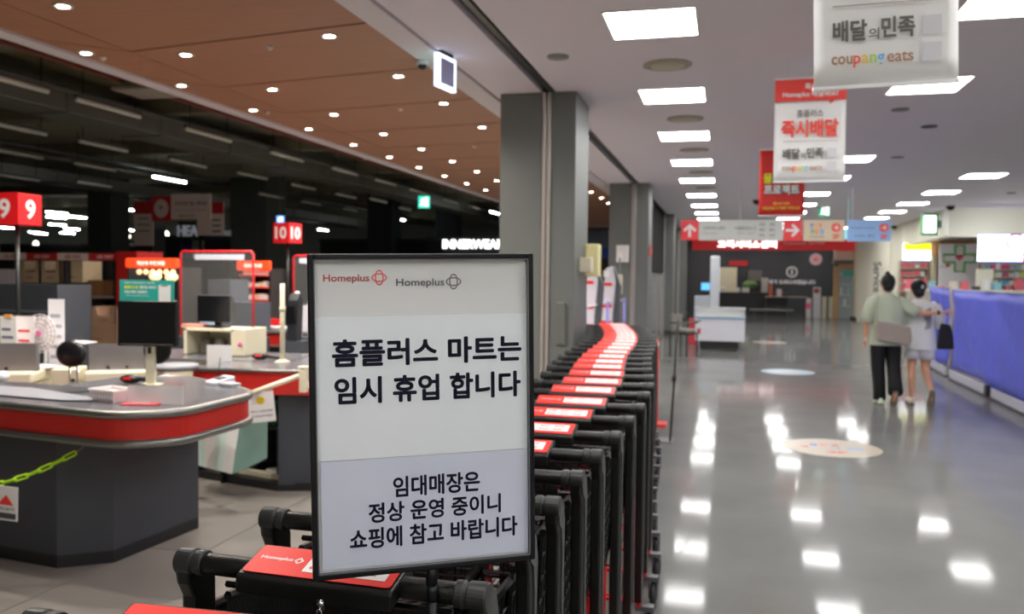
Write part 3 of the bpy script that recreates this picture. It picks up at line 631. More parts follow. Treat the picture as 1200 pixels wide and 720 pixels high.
# ================================================================== CHECK-OUT COUNTERS
def offset_poly(pts, d):
    n = len(pts); out = []
    for i in range(n):
        p0, p1, p2 = Vector(pts[i-1]), Vector(pts[i]), Vector(pts[(i+1) % n])
        a = (p1-p0).normalized(); b = (p2-p1).normalized()
        na, nb = Vector((a.y, -a.x)), Vector((b.y, -b.x)); nn = (na+nb).normalized()
        out.append(tuple(p1+nn*(d/max(.3, nn.dot(na)))))
    return out
def rounded(pts, r, k=5, skip=()):
    out = []; n = len(pts)
    for i in range(n):
        p0, p1, p2 = Vector(pts[i-1]), Vector(pts[i]), Vector(pts[(i+1) % n])
        if i in skip: out.append(tuple(p1)); continue
        rr = min(r, (p0-p1).length*.45, (p2-p1).length*.45)
        a = p1+(p0-p1).normalized()*rr; b = p1+(p2-p1).normalized()*rr
        for j in range(k+1):
            s = j/k; out.append(tuple(a*(1-s)**2+p1*2*s*(1-s)+b*s*s))
    return out
def rail(mb, pts, z, r, outset=0):
    mb.tube([(p[0], p[1], z) for p in pts], r, 8)
# near counter (lane 9), outline runs anticlockwise
TP = [(-5.6, 4.02), (-2.93, 3.63), (-2.69, 3.80), (-2.68, 4.45), (-2.80, 4.62), (-3.62, 5.12), (-3.92, 4.85), (-3.97, 4.42), (-5.6, 4.55)]
TR = rounded(TP, .16, 5, skip=(0, 8, 6, 7))
t = thing('checkout_counter', 'nearest charcoal checkout counter with red band and silver rails', 'counter', (0, 0, 0))
MB().prism(TR, .895, .915).build('worktop', mat('worktop', '#55555a', .22, var=.06), t)
MB().prism(offset_poly(TR, -.004), .755, .895).build('red_band', M_REDB, t, smooth=False)
i0 = [p for p in TR if not (p[0] < -3.9 and p[1] > 4.3)]
f = MB(); rail(f, i0, .900, .022); f.build('silver_rail', M_ALU, t, smooth=True)
f = MB(); rail(f, i0, .752, .022); f.build('silver_rail', M_ALU, t, smooth=True)
BP = [(-5.5, 4.12), (-3.50, 3.86), (-3.27, 4.02), (-3.21, 4.72), (-3.7, 4.9), (-3.9, 4.38), (-5.5, 4.45)]
MB().prism(BP, .07, .74).build('base_panel', M_CTR, t)
MB().prism(offset_poly(BP, -.0), .0, .07).build('kick_plate', mat('kick', '#15161a', .4), t)
MB().prism([(-5.5, 4.3), (-3.72, 4.08), (-3.5, 4.30), (-3.6, 4.36), (-5.5, 4.5)], .916, .921).build('belt', M_BELT, t)
MB().prism([(-4.6, 4.0), (-3.45, 3.86), (-3.22, 3.93), (-4.0, 4.22), (-4.6, 4.24)], .921, .925).build('steel_plate', mat('matt_plate', '#8f9299', .35, .5), t)
# cream cabinets and steel fences behind it
def cream_cab(x0, y0, x1, y1, w_, label, fence=True, fh=.22, z0=.0, zt=1.0):
    d = Vector((x1-x0, y1-y0)); L_ = d.length; a = math.atan2(d.y, d.x)
    t = thing('checkout_cabinet', label, 'cabinet', (x0, y0, 0), a)
    MB().bx(0, L_, 0, w_, z0, zt-.08).build('body', M_CREAM, t, bevel=.012)
    MB().bx(-.01, L_+.01, -.015, w_, zt-.08, zt).build('top_ledge', mat('cream_top', '#c6c0aa', .4), t, bevel=.015)
    MB().bx(.04, L_-.04, -.008, 0, zt-.3, zt-.12).build('panel', mat('cream_panel', '#aaa48f', .5), t, bevel=.004)
    if fence:
        MB().bx(0, L_,   .12, .132, zt, zt+fh).bx(L_-.03, L_, .1, .16, zt, zt+fh).build('steel_fence', mat('fence_steel', '#77777a', .4, .6, var=.1, scale=4), t)
        for k in range(3): MB().tube([(L_*(.25+.25*k),   .10, zt+.02), (L_*(.25+.25*k), .13, zt+.02)], .009, 8).build('bolt', M_DARK, t)
    return t
cream_cab(-5.5, 4.68, -4.74, 5.0, .5, 'cream checkout cabinet with grey fence at the left edge', zt=.90, fh=.2)
cream_cab(-4.42, 5.16, -3.98, 5.42, .25, 'cream checkout cabinet with grey fence right of the round cushion', zt=.90, fh=.19)
t = thing('cream_pillar_box', 'plain cream box between the two fenced cabinets', 'cabinet', (-4.57, 5.12, 0), rad(28))
MB().bx(-.085, .1, 0, .25, 0, .92).build('body', M_CREAM, t, bevel=.01); MB().tube([(.06, -.02, .84), (.06, 0, .84)], .012, 12).build('lock', M_DARK, t)
# cashier chair with oval back cushion
p = at(80, 452, Y=4.78)
t = thing('cashier_chair', 'black oval cushion chair back on two rods behind the counter', 'chair', (p.x+.06, 4.74, 0))
MB().ball((0, 0, 1.075), (.115, .04, .09), 24).build('backrest', mat('black_vinyl', '#101113', .32), t, smooth=True)
for q in (-.03, .03): MB().tube([(q, .02, 1.0), (q, .02, .62), (q, .12, .55)], .006, 8).build('rod', M_CHROME, t, smooth=True)
MB().lathe([(.16, .5), (.18, .53), (.18, .56), (.14, .58)], 20, T=Matrix.Translation((0, .22, 0))).build('seat', mat('black_vinyl', ''), t, smooth=True)
MB().tube([(0, .22, .05), (0, .22, .5)], .02, 8).build('post', M_CHROME, t, smooth=True)
for k in range(4): a = k*math.pi/2+.4; MB().tube([(0, .22, .08), (.2*math.cos(a), .22+.2*math.sin(a), .03)], .014, 8).build('leg', M_BLACKP, t, smooth=True)
# fan
p = at(48, 389, Y=5.28); gz = p.z
t = thing('desk_fan', 'small white desk fan with pink hub', 'fan', (p.x+.02, 5.28, .9))
MB().lathe([(.1, 0), (.1, .015), (.03, .03)], 20).build('base', M_WHITE, t, smooth=True)
MB().tube([(0, .02, .02), (0, .03, gz-.91)], .012, 8).build('stem', M_WHITE, t, smooth=True)
f = MB()
for r in (.142, .12, .09, .06): f.tube([(r*math.cos(a*math.pi/12), -.03-.02*(1-r/.15), r*math.sin(a*math.pi/12)+gz-.91) for a in range(24)], .0022, 5, closed=True)
for k in range(20): a = k*math.pi/10; f.tube([(.02*math.cos(a), -.045, .02*math.sin(a)+gz-.91), (.142*math.cos(a), -.03, .142*math.sin(a)+gz-.91)], .002, 4)
f.build('cage', mat('fan_white', '#d9d3d3', .4), t)
MB().tube([(0, -.05, gz-.91), (0, -.04, gz-.91)], .022, 18).build('hub', mat('pink', '#d9568c', .4), t)
MB().lathe([(.01, -.002), (.13, -.002), (.13, .002), (.01, .002)], 28, T=Matrix.Translation((0, -.015, gz-.91)) @ Matrix.Rotation(rad(90), 4, 'X')).build('blade_disc', mat('milky_disc', '#cbbcc0', .4, alpha=.45), t)
for k in range(3):
    T = Matrix.Translation((0, -.02, gz-.91)) @ Matrix.Rotation(k*2.094, 4, 'Y')
    MB().add([(0, 0, .01), (.07, .01, .045), (.09, .012, .105), (.015, -.005, .125), (-.03, -.01, .06)], [(0, 1, 2, 3, 4)], T).build('blade', mat('blade', '#cbbec0', .4, alpha=.6), t)
MB().ball((0, .03, gz-.91), (.035, .045, .035)).build('motor', M_WHITE, t, smooth=True)
# papers behind the counter
def sheet(px0, py0, px1, py1, Y, label, col='#d0cfd4', lines=0, lc='#5a5f70', base=.98, frame=None, rz=0):
    a, b = at(px0, py1, Y=Y), at(px1, py0, Y=Y); w_, h = b.x-a.x, b.z-a.z
    z0 = min(a.z, .9); h = b.z-z0
    t = thing('notice_sheet', label, 'notice', ((a.x+b.x)/2, Y, z0), rz)
    MB().bx(-w_/2, w_/2, 0, .004, 0, h).build('paper', flat(col), t)
    for k in range(lines): MB().bx(-w_*.38, w_*(.1+.25*R.random()), -.0015, 0, h*(.12+.76*k/lines), h*(.12+.76*k/lines)+h*.05).build('text_line', flat(lc), t)
    if frame: MB().bx(-w_*.2, w_*.2, -.006, .006, h-.012, h+.012).build('clip', flat(frame), t)
    return t
sheet(0, 371, 19, 412, 5.14, 'white clipboard sheet with dark lines at the left edge', lines=5, frame='#c98a4a')
sheet(19, 371, 40, 408, 5.24, 'white sheet with red print beside the fan', '#cfc2c4', 4, '#b8343c')
sheet(57, 351, 75, 423, 5.38, 'grey white notice sheet standing right of the fan', '#c3c2c8', 5, '#8a8d98')
o = MB().bx(-.09, .09, -.06, .08, 0, .008).bx(-.07, .05, -.05, .05, .008, .014).build('paper_stack', flat('#cfd0cf'), None, loc=(at(90, 400, Y=5.32).x+.02, 5.32, 1.09)); tag(o, 'yellow edged white papers on the steel fence behind the cushion', 'papers')

# things on the near counter
CT = .9155
p = at(132, 470, z=CT)
t = thing('plastic_basket', 'small white and pink plastic basket on the near counter', 'basket', (p.x, p.y, CT), rad(-14))
MB().add([(-.085, -.06, 0), (.085, -.06, 0), (.085, .06, 0), (-.085, .06, 0), (-.1, -.07, .065), (.1, -.07, .065), (.1, .07, .065), (-.1, .07, .065), (-.09, -.062, .065), (.09, -.062, .065), (.09, .062, .065), (-.09, .062, .065), (-.08, -.055, .006), (.08, -.055, .006), (.08, .055, .006), (-.08, .055, .006)],
         [(0, 3, 2, 1), (0, 1, 5, 4), (1, 2, 6, 5), (2, 3, 7, 6), (3, 0, 4, 7), (4, 5, 9, 8), (5, 6, 10, 9), (6, 7, 11, 10), (7, 4, 8, 11), (8, 9, 13, 12), (9, 10, 14, 13), (10, 11, 15, 14), (11, 8, 12, 15), (12, 13, 14, 15)]).build('tub', mat('tub_pink', '#cdb3b3', .4), t)
MB().tube([(-.1, -.07, .065), (.1, -.07, .065), (.1, .07, .065), (-.1, .07, .065)], .006, 6, closed=True).build('rim', M_WHITE, t)
for k in range(7): MB().box(-.075+k*.025, -.067, .02, .012, .006, .02).build('pattern', M_WHITE, t)
MB().box(0, 0, .04, .16, .11, .012).build('contents', flat('#c7c5bb'), t)
p = at(182, 474, z=CT)
t = thing('acrylic_partition', 'low clear acrylic upstand on the near counter edge', 'screen', (p.x, p.y, CT), rad(12))
MB().bx(-.15, .15, -.002, .002, 0, .1).build('pane', mat('acrylic_pink', '#d9cfd2', .1, alpha=.55), t); MB().bx(-.15, -.145, 0, .2, 0, .1).bx(.146, .15, 0, .2, 0, .1).build('wing', M_PLEX, t)
t = thing('red_tray', 'red and white sticker tray on the near counter', 'tray', (*at(166, 474, z=CT).xy, CT), rad(10))
MB().box(0, 0, 0, .2, .08, .006).build('tray', mat('tray_red', '#c2313a', .4), t, bevel=.003); lettering('lettering', t, '반납', M_WHITE, 0, 0, .1, .035, .0, rot=(rad(-90), 0, 0))
for c in t.children:
    if c.name.startswith('lettering'): c.location = (0, 0, .0068)
def scanner(px, py, label, z=CT, rz=0):
    t = thing('barcode_scanner', label, 'scanner', (*at(px, py, z=z).xy, z), rz)
    MB().ball((0, 0, .03), (.075, .04, .028), 18).build('head', M_BLACKG, t, smooth=True)
    MB().box(.0, -.033, .028, .06, .014, .016).build('window', mat('scan_red', '#d81e22', .3, glow=.3), t, bevel=.004)
    MB().tube([(.06, .01, .03), (.11, .02, .025), (.15, .03, .015)], [.016, .013, .011], 8).build('handle', M_BLACKP, t, smooth=True)
    return t
scanner(153, 450, 'black barcode scanner with red window left of the monitor post')
o = MB().tube([(.05*math.cos(a*.4), .04*math.sin(a*.4), .006+.0012*a) for a in range(30)], .006, 6).build('coiled_cable', M_BLACKP, None, smooth=True, loc=(*at(162, 458, z=CT).xy, CT)); tag(o, 'coiled black cable beside the monitor post', 'cable')
o = MB().lathe([(.06, 0), (.07, .012), (.05, .02)], 18).build('dish', flat('#b9b4b4'), None, smooth=True, loc=(*at(142, 459, z=CT).xy, CT)); tag(o, 'round pale dish on the near counter by the scanner', 'dish')
t = thing('card_terminal', 'grey white card terminal heap on the right end of near counter', 'terminal', (*at(262, 451, z=CT).xy, CT), rad(-25))
MB().side([(-.07, 0), (.07, 0), (.07, .05), (-.07, .02)], -.1, .02).build('body', flat('#b9bbc2', .4), t, bevel=.004); MB().box(-.04, .01, .036, .07, .07, .008).build('keypad', flat('#3b3d44'), t)
MB().box(.09, -.01, 0, .12, .08, .022).build('printer', flat('#8f9298', .4), t, bevel=.006); MB().tube([(-.09, .02, .02), (-.1, .04, .16)], .003, 6).build('aerial', M_BLACKP, t)
o = MB().ball((0, 0, .0), (.04, .04, .035)).build('white_cup', M_WHITE, None, smooth=True, loc=(*at(3, 447, z=CT).xy, CT+.03)); tag(o, 'white rounded object at the left edge of the near counter', 'cup')
# monitor with customer display, teal sign
p = at(177, 452, z=CT); MX, MY = p.x, p.y
t = thing('monitor', 'large black monitor on a cream post on the near counter', 'monitor', (MX, MY, CT), rad(8))
MB().box(0, 0, 0, .12, .1, .012).box(0, 0, 0, .058, .03, .36).build('post', M_CREAM, t, bevel=.004)
MB().box(0, -.017, .2, .02, .004, .04).build('slot', M_DARK, t)
MB().bx(-.19, .19, -.05, -.01, .248, .523).build('screen', M_BLACKG, t, bevel=.006); MB().bx(-.17, .17, -.052, -.05, .258, .262).build('silver_line', M_CHROME, t)
MB().lathe([(.09, 0), (.085, .02)], 20, T=Matrix.Translation((.03, .03, .22)) @ Matrix.Rotation(rad(90), 4, 'X')).build('rear_mount', M_BLACKP, t)
p = at(176, 354, Y=MY-.03)
t = thing('teal_sign', 'teal card sign on top of the large black monitor', 'sign', (MX-.005, MY-.03, CT+.525), rad(8))
MB().bx(-.175, .175, 0, .006, 0, .13).build('board', mat('teal_print', '#1f8f85', .5), t)
lettering('lettering', t, '안심하고 편리하게 즐기는 셀프계산', M_WHITE, -.045, .112, .2, .012, -.001, bold=.02); lettering('lettering', t, '홈플러스앱', mat('yellow_print', '#d9d21f', .5), -.1, .085, .09, .018, -.001, bold=.04); lettering('lettering', t, '멤버십 바코드', M_WHITE, .01, .085, .11, .018, -.001, bold=.04)
lettering('lettering', t, '지금 바로 다운로드', M_WHITE, -.07, .056, .15, .018, -.001, bold=.04); lettering('lettering', t, '자세한 내용은 직원에게 문의하세요', M_WHITE, -.06, .032, .15, .009, -.001, bold=.0)
MB().bx(.078, .155, -.002, 0, 0, .1).build('phone_picture', M_WHITE, t); MB().bx(.095, .138, -.0026, -.002, .092, .098).build('phone_speaker', M_DARK, t)

# second monitor on its cream stand
Y2 = 6.3; a, b = at(215, 420, Y=Y2), at(274, 386, Y=Y2)
t = thing('monitor_stand', 'cream shelf stand carrying the second black monitor', 'stand', ((a.x+b.x)/2, Y2, .93)); w_ = b.x-a.x; h = b.z-.93
MB().bx(-w_/2, w_/2, 0, .35, h-.025, h).bx(-w_/2, -w_/2+.03, 0, .35, 0, h).bx(w_/2-.03, w_/2+.1, 0, .35, 0, h).bx(-w_/2, w_/2, .33, .35, 0, h).build('frame', M_CREAM, t, bevel=.005)
MB().ball((w_/2+.06, -.01, h*.45), .018).build('pink_tag', mat('pink', ''), t, smooth=True)
MB().lathe([(.05, 0), (.05, .12), (.03, .14)], 14, T=Matrix.Translation((.02, .15, 0))).build('jar', flat('#6a665c'), t, smooth=True); MB().box(-.1, .15, 0, .08, .1, .12).build('small_box', flat('#4b463f'), t)
t = thing('monitor', 'second black monitor on the cream shelf stand', 'monitor', ((a.x+b.x)/2+.0, Y2+.12, b.z), rad(-4))
MB().box(0, 0, 0, .2, .14, .02).box(0, .02, 0, .06, .03, .1).build('foot', M_BLACKP, t, bevel=.01)
MB().bx(-.165, .165, -.04, 0, .05, .27).build('screen', M_BLACKG, t, bevel=.004); MB().bx(.165, .172, -.042, 0, .05, .27).bx(-.16, .165, -.042, 0, .27, .276).build('silver_edge', M_ALU, t)
o = MB().bx(-.1, .1, -.05, .05, 0, .03).build('tissue_box', flat('#b98070'), None, loc=(a.x+.06, Y2+.08, b.z)); tag(o, 'flat reddish packet beside the second monitor', 'packet')
o = MB().ball((0, 0, .09), (.09, .05, .12)).build('blue_bag', flat('#8fa4c9'), None, smooth=True, loc=(a.x+.04, Y2+.3, b.z)); tag(o, 'crumpled pale blue plastic bag behind the second monitor', 'bag')
# its counter: grey slab with cream apron
t = thing('checkout_counter', 'grey topped cream counter under the second monitor', 'counter', (0, 0, 0))
MB().prism([(-4.5, 6.0), (-3.60, 6.05), (-3.35, 6.25), (-3.45, 6.75), (-4.9, 6.75)], .90, .925).build('worktop', mat('worktop', ''), t)
MB().prism([(-4.45, 6.05), (-3.65, 6.1), (-3.42, 6.3), (-3.5, 6.7), (-4.85, 6.7)], .78, .90).build('apron', M_CREAM, t)
MB().prism([(-4.3, 6.15), (-3.75, 6.2), (-3.6, 6.4), (-3.65, 6.6), (-4.7, 6.6)], 0, .78).build('base_panel', M_CTR, t)
o = MB().lathe([(.14, 0), (.17, .02), (.16, .04)], 20).build('round_tray', flat('#6f7178'), None, smooth=True, loc=(*at(205, 446, z=.84).xy, CT)); tag(o, 'dark round tray behind the monitor post', 'tray')
# lane ten counter
t = thing('checkout_counter', 'middle checkout counter with red front and charcoal side', 'counter', (0, 0, 0))
MB().prism([(-3.80, 5.50), (-2.62, 5.72), (-2.6, 6.5), (-3.3, 6.6), (-3.8, 6.0)], .90, .92).build('worktop', mat('worktop', ''), t)
MB().prism([(-3.79, 5.51), (-2.63, 5.73), (-2.62, 6.48), (-3.3, 6.58), (-3.79, 6.0)], .73, .90).build('red_band', M_REDB, t)
MB().tube([(-3.8, 5.5, .905), (-2.62, 5.72, .905), (-2.6, 6.5, .905)], .014, 8).build('silver_rail', M_ALU, t, smooth=True)
MB().prism([(-3.19, 5.68), (-2.72, 5.85), (-2.72, 6.45), (-3.19, 6.45)], .05, .73).build('base_panel', M_CTR, t)
MB().prism([(-4.05, 5.9), (-3.2, 5.68), (-2.72, 5.84), (-2.72, 6.45), (-4.05, 6.6)], 0, .06).build('kick_plate', mat('kick', ''), t)
MB().prism([(-4.05, 6.5), (-3.2, 6.42), (-3.2, 6.47), (-4.05, 6.55)], .06, .73).prism([(-4.1, 5.9), (-4.03, 5.9), (-4.03, 6.5), (-4.1, 6.5)], .06, .73).build('side_panel', flat('#101113'), t)
MB().prism([(-4.0, 5.98), (-3.22, 5.76), (-3.22, 5.81), (-4.0, 6.03)], .06, .1).build('cream_strip', M_CREAM, t)
scanner(305, 422, 'black barcode scanner with red window on the middle counter', .92)
t = thing('green_post', 'slim dark post with green top on the middle counter', 'post', (*at(297, 417, z=.92).xy, .92))
MB().tube([(0, 0, 0), (0, 0, .2)], .016, 8).build('post', flat('#23272c'), t, smooth=True); MB().tube([(0, 0, .2), (0, 0, .24)], .018, 8).build('cap', flat('#3f8a70'), t, smooth=True)
t = thing('cream_post', 'tall thin cream post standing on the middle counter', 'post', (*at(331, 425, z=.92).xy, .92))
MB().tube([(0, 0, 0), (0, 0, .62)], .019, 10).tube([(0, 0, .4), (0, 0, .44)], .024, 10).build('post', M_CREAM, t, smooth=True); MB().lathe([(.06, 0), (.06, .008), (.03, .02)], 18).build('base', M_CREAM, t, smooth=True)
o = MB().ball((0, 0, .07), (.045, .045, .07)).build('blue_bottle', flat('#3c62c4', .3), None, smooth=True, loc=(*at(306, 389, z=1.0).xy, .92)); tag(o, 'round blue bottle standing behind the middle counter', 'bottle')
o.location = (at(306, 389, Y=9.75).x, 9.75, .92)
# white cloth hanging between
p = at(262, 445, Y=5.9)
o = MB().bx(-.10, .10, -.002, .002, 0, .22).build('clear_sheet', mat('milky', '#c4c5c8', .3, alpha=.75), None, loc=(at(257, 432, Y=5.95).x, 5.95, .83), rot=(0, 0, rad(10))); tag(o, 'hanging milky plastic sheet between the counters', 'sheet')
# cream swing gate with smiley notice
t = thing('swing_gate', 'cream metal swing gate arm with bracket on the middle counter', 'gate', (0, 0, 0))
g0, g1 = at(292, 462, Y=5.25), at(353, 440, Y=5.5)
MB().tube([tuple(g0), tuple(g1)], .018, 10).build('arm', mat('cream_top', ''), t, smooth=True)
MB().box(g1.x+.02, g1.y, g1.z-.12, .05, .05, .17).box(g1.x+.02, g1.y, g1.z+.05, .07, .06, .015).box(g1.x+.02, g1.y+.1, g1.z-.1, .04, .2, .04).build('bracket', mat('cream_top', ''), t, bevel=.004)
a, b = at(294, 494, Y=5.3), at(322, 460, Y=5.3); w_, h = b.x-a.x, b.z-a.z
t = thing('smiley_notice', 'white notice with yellow smiling face on the cream gate', 'notice', ((a.x+b.x)/2, 5.3, a.z), rad(18), rot=(0, rad(-6), rad(18)))
MB().bx(-w_/2, w_/2, 0, .003, 0, h).build('paper', M_WHITE, t)
MB().front([(p[0], p[2]) for p in ring_pts(.028, .028, 24)], -.002, 0).build('face', mat('smiley_yellow', '#d9a800', .5), t, loc=(0, 0, h*.72))
for q in (-.01, .01): MB().front([(p[0], p[2]) for p in ring_pts(.004, .005, 10)], -.003, -.002).build('eye', M_DARK, t, loc=(q, 0, h*.75))
MB().tube([(.015*math.cos(rad(d)), -.003, .015*math.sin(rad(d))) for d in range(200, 345, 20)], .0018, 5).build('smile', M_DARK, t, loc=(0, 0, h*.72))
lettering('lettering', t, '계산이 완료되면', M_DARK, 0, h*.36, w_*.8, .014, -.001); lettering('lettering', t, '이용해주세요', M_DARK, 0, h*.2, w_*.8, .014, -.001)
# striped cloth, green basket, cables, extension strip
c0, c1, c2, c3 = at(228, 505, Y=5.55), at(283, 483, Y=5.3), at(272, 556, Y=5.3), at(229, 545, Y=5.55)
t = thing('striped_bag', 'pale green and lilac striped cloth bag hanging under the counter end', 'bag', (c3.x, 5.55, 0))
o0 = Vector((c3.x, 5.55, 0))
def q_(s, v, off=0):
    top = c0.lerp(c1, s); bot = c3.lerp(c2, s); p = top.lerp(bot, v)-o0; return (p.x, p.y+off, p.z)
for k in range(4):
    s0, s1 = k/4, (k+1)/4
    MB().add([q_(s0, 0), q_(s1, 0), q_(s1, 1), q_(s0, 1), q_(s0, 0, .1), q_(s1, 0, .1), q_(s1, 1, .14), q_(s0, 1, .14)], [(0, 1, 2, 3), (4, 5, 6, 7), (0, 1, 5, 4), (3, 2, 6, 7), (0, 3, 7, 4), (1, 2, 6, 5)]).build('stripe', mat('mint_cloth', '#b4cac2', .8) if k % 2 == 0 else mat('lilac_cloth', '#d8cfdc', .8), t)
e0, e1 = q_(1, 0), q_(1, 1)
MB().add([e0, (e0[0]+.06, e0[1]+.25, e0[2]-.02), (e1[0]+.1, e1[1]+.3, e1[2]+.06), e1, (e0[0], e0[1]+.26, e0[2]), (e1[0], e1[1]+.3, e1[2])], [(0, 1, 2, 3), (0, 4, 1), (3, 2, 5), (1, 4, 5, 2), (0, 3, 5, 4)]).build('gusset', mat('green_cloth', '#718f84', .8), t)
a = at(306, 500, Y=5.95)
t = thing('green_crate', 'dark green plastic crate under the cream gate', 'crate', (a.x, 5.95, .46))
f = MB().bx(-.22, .22, -.15, -.14, 0, .2).bx(-.22, .22, .14, .15, 0, .2).bx(-.22, -.21, -.15, .15, 0, .2).bx(.21, .22, -.15, .15, 0, .2).bx(-.22, .22, -.15, .15, 0, .01); f.build('crate', mat('crate_green', '#1f5a3a', .5), t); MB().bx(-.23, .23, -.16, -.15, .17, .2).build('rim', mat('crate_rim', '#2c7a4e', .5), t)
MB().bx(-.25, .25, -.17, .2, -.02, 0).build('ledge', flat('#202124'), t); MB().bx(-.25, -.23, -.17, .2, -.46, -.02).bx(.23, .25, -.17, .2, -.46, -.02).build('leg', flat('#17181a'), t)
for k, (px, py, l) in enumerate([(310, 560, 'loose white cable loop on the floor under the middle counter'), (300, 566, 'second white cable coil by the cream strip')]):
    p = at(px, py, z=.07); o = MB().tube([(.12*math.cos(s*.5)*(1-.02*s), .07*math.sin(s*.5+k), .012+.004*(s % 4)) for s in range(22)], .009, 6).build('cable', flat('#b9b7ae'), None, smooth=True, loc=(p.x, max(p.y, 6.0), .06)); tag(o, l, 'cable')
# lane eleven counters behind
def back_counter(px0, px1, py, Y, label, D=.8):
    a, b = at(px0, py, Y=Y), at(px1, py, Y=Y)
    t = thing('checkout_counter', label, 'counter', ((a.x+b.x)/2, Y, 0)); w_ = b.x-a.x
    MB().bx(-w_/2, w_/2, 0, D, .89, .92).build('worktop', mat('worktop', ''), t)
    MB().bx(-w_/2+.01, w_/2-.01, .01, D, .74, .89).build('red_band', M_REDB, t)
    MB().bx(-w_/2, w_/2, -.015, .01, .885, .92).bx(-w_/2, w_/2, -.015, .01, .72, .75).build('silver_rail', M_ALU, t, bevel=.01)
    MB().bx(-w_/2+.3, w_/2-.2, .2, D, 0, .74).build('base_panel', M_CTR, t)
back_counter(277, 372, 390, 9.3, 'red banded checkout counter behind the cream post')
back_counter(180, 262, 372, 11.6, 'far red banded checkout counter behind the monitor stand')
t = thing('merchandise_box', 'small printed cardboard display on the rear red counter', 'box', (at(294, 385, Y=9.6).x, 9.6, .92))
MB().bx(-.09, .09, 0, .1, 0, .19).build('carton', flat('#9a8f8a'), t); MB().bx(-.09, .09, -.004, 0, .1, .15).build('band', flat('#b23a35'), t)
t = thing('white_roll', 'white marker like roll lying on the rear red counter', 'roll', (at(325, 387, Y=9.4).x, 9.45, .95))
MB().tube([(-.2, 0, 0), (.25, 0, 0)], .025, 10).build('roll', M_WHITE, t, smooth=True); MB().tube([(-.25, 0, 0), (-.2, 0, 0)], .03, 10).build('cap', flat('#c03040'), t, smooth=True)
o = MB().bx(-.12, .12, 0, .05, 0, .06).build('red_case', flat('#b8181c'), None, loc=(at(318, 375, Y=9.9).x, 9.9, .92+.0)); tag(o, 'bright red case standing on the rear counter', 'case')
o = MB().bx(-.14, .14, 0, .12, 0, .1).build('red_case', flat('#b8181c'), None, loc=(at(316, 375, Y=10.05).x, 10.05, .92)); tag(o, 'second red case behind the first on the rear counter', 'case')
t = thing('price_notice', 'white notice with yellow patch near the poster edge', 'notice', (at(352, 385, Y=9.35).x, 9.35, .92))
MB().bx(-.12, .12, 0, .005, 0, .32).build('paper', flat('#bdbcc2'), t); MB().bx(-.1, 0, -.002, 0, .18, .3).build('yellow_patch', flat('#c9c04a'), t)

# neon chain with its little sign
t = thing('barrier_chain', 'neon yellow green plastic chain hanging from the near counter', 'chain', (0, 0, 0))
p0, p1, p2 = at(101, 522, Y=3.75), at(88, 531, Y=3.72), at(-40, 574, Y=3.5)
MB().tube([tuple(p0), tuple(p1)], .003, 6).build('wire', M_ALU, t)
M_NEON = mat('neon_plastic', '#9be01a', .35)
N_ = 9; lk = MB().tube([(.028*(1 if math.cos(a) > 0 else -1)+.011*math.cos(a), 0, .011*math.sin(a)) for a in [i*math.pi/8 for i in range(16)]], .0052, 6, closed=True).build('link', M_NEON, t, smooth=True)
pts = [p1.lerp(p2, s)-Vector((0, 0, .035*math.sin(math.pi*s))) for s in [i/N_ for i in range(N_+1)]]
for i in range(N_):
    a, b = pts[i], pts[i+1]; d = b-a; q = d.to_track_quat('X', 'Z'); L0 = d.length
    c = lk if i == 0 else piece(lk, t, (0, 0, 0))
    c.location = (a+b)/2; c.rotation_mode = 'QUATERNION'; c.rotation_quaternion = q @ Euler((rad(90*(i % 2)+25), 0, 0)).to_quaternion(); c.scale = (L0/.0664, 1, 1)
a, b = at(-20, 606, Y=3.5), at(18, 569, Y=3.5); w_, h = b.x-a.x, b.z-a.z
t = thing('chain_sign', 'small white acrylic sign hanging from the neon chain', 'sign', ((a.x+b.x)/2-.03, 3.54, a.z-.02), rot=(0, rad(2), 0))
MB().bx(-w_/2, w_/2, 0, .004, 0, h).build('plate', mat('plate_white', '#c9ccd6', .3), t, bevel=.001); MB().front([(-.02, h*.45), (.075, h*.45), (.03, h*.75)], -.002, 0).build('warning_triangle', M_RED, t); MB().bx(-w_/2+.01, w_/2-.01, -.002, 0, h*.05, h*.22).build('dark_strip', flat('#33353c'), t)
lettering('lettering', t, '출입금지', M_DARK, .02, h*.34, w_*.6, h*.1, -.001)
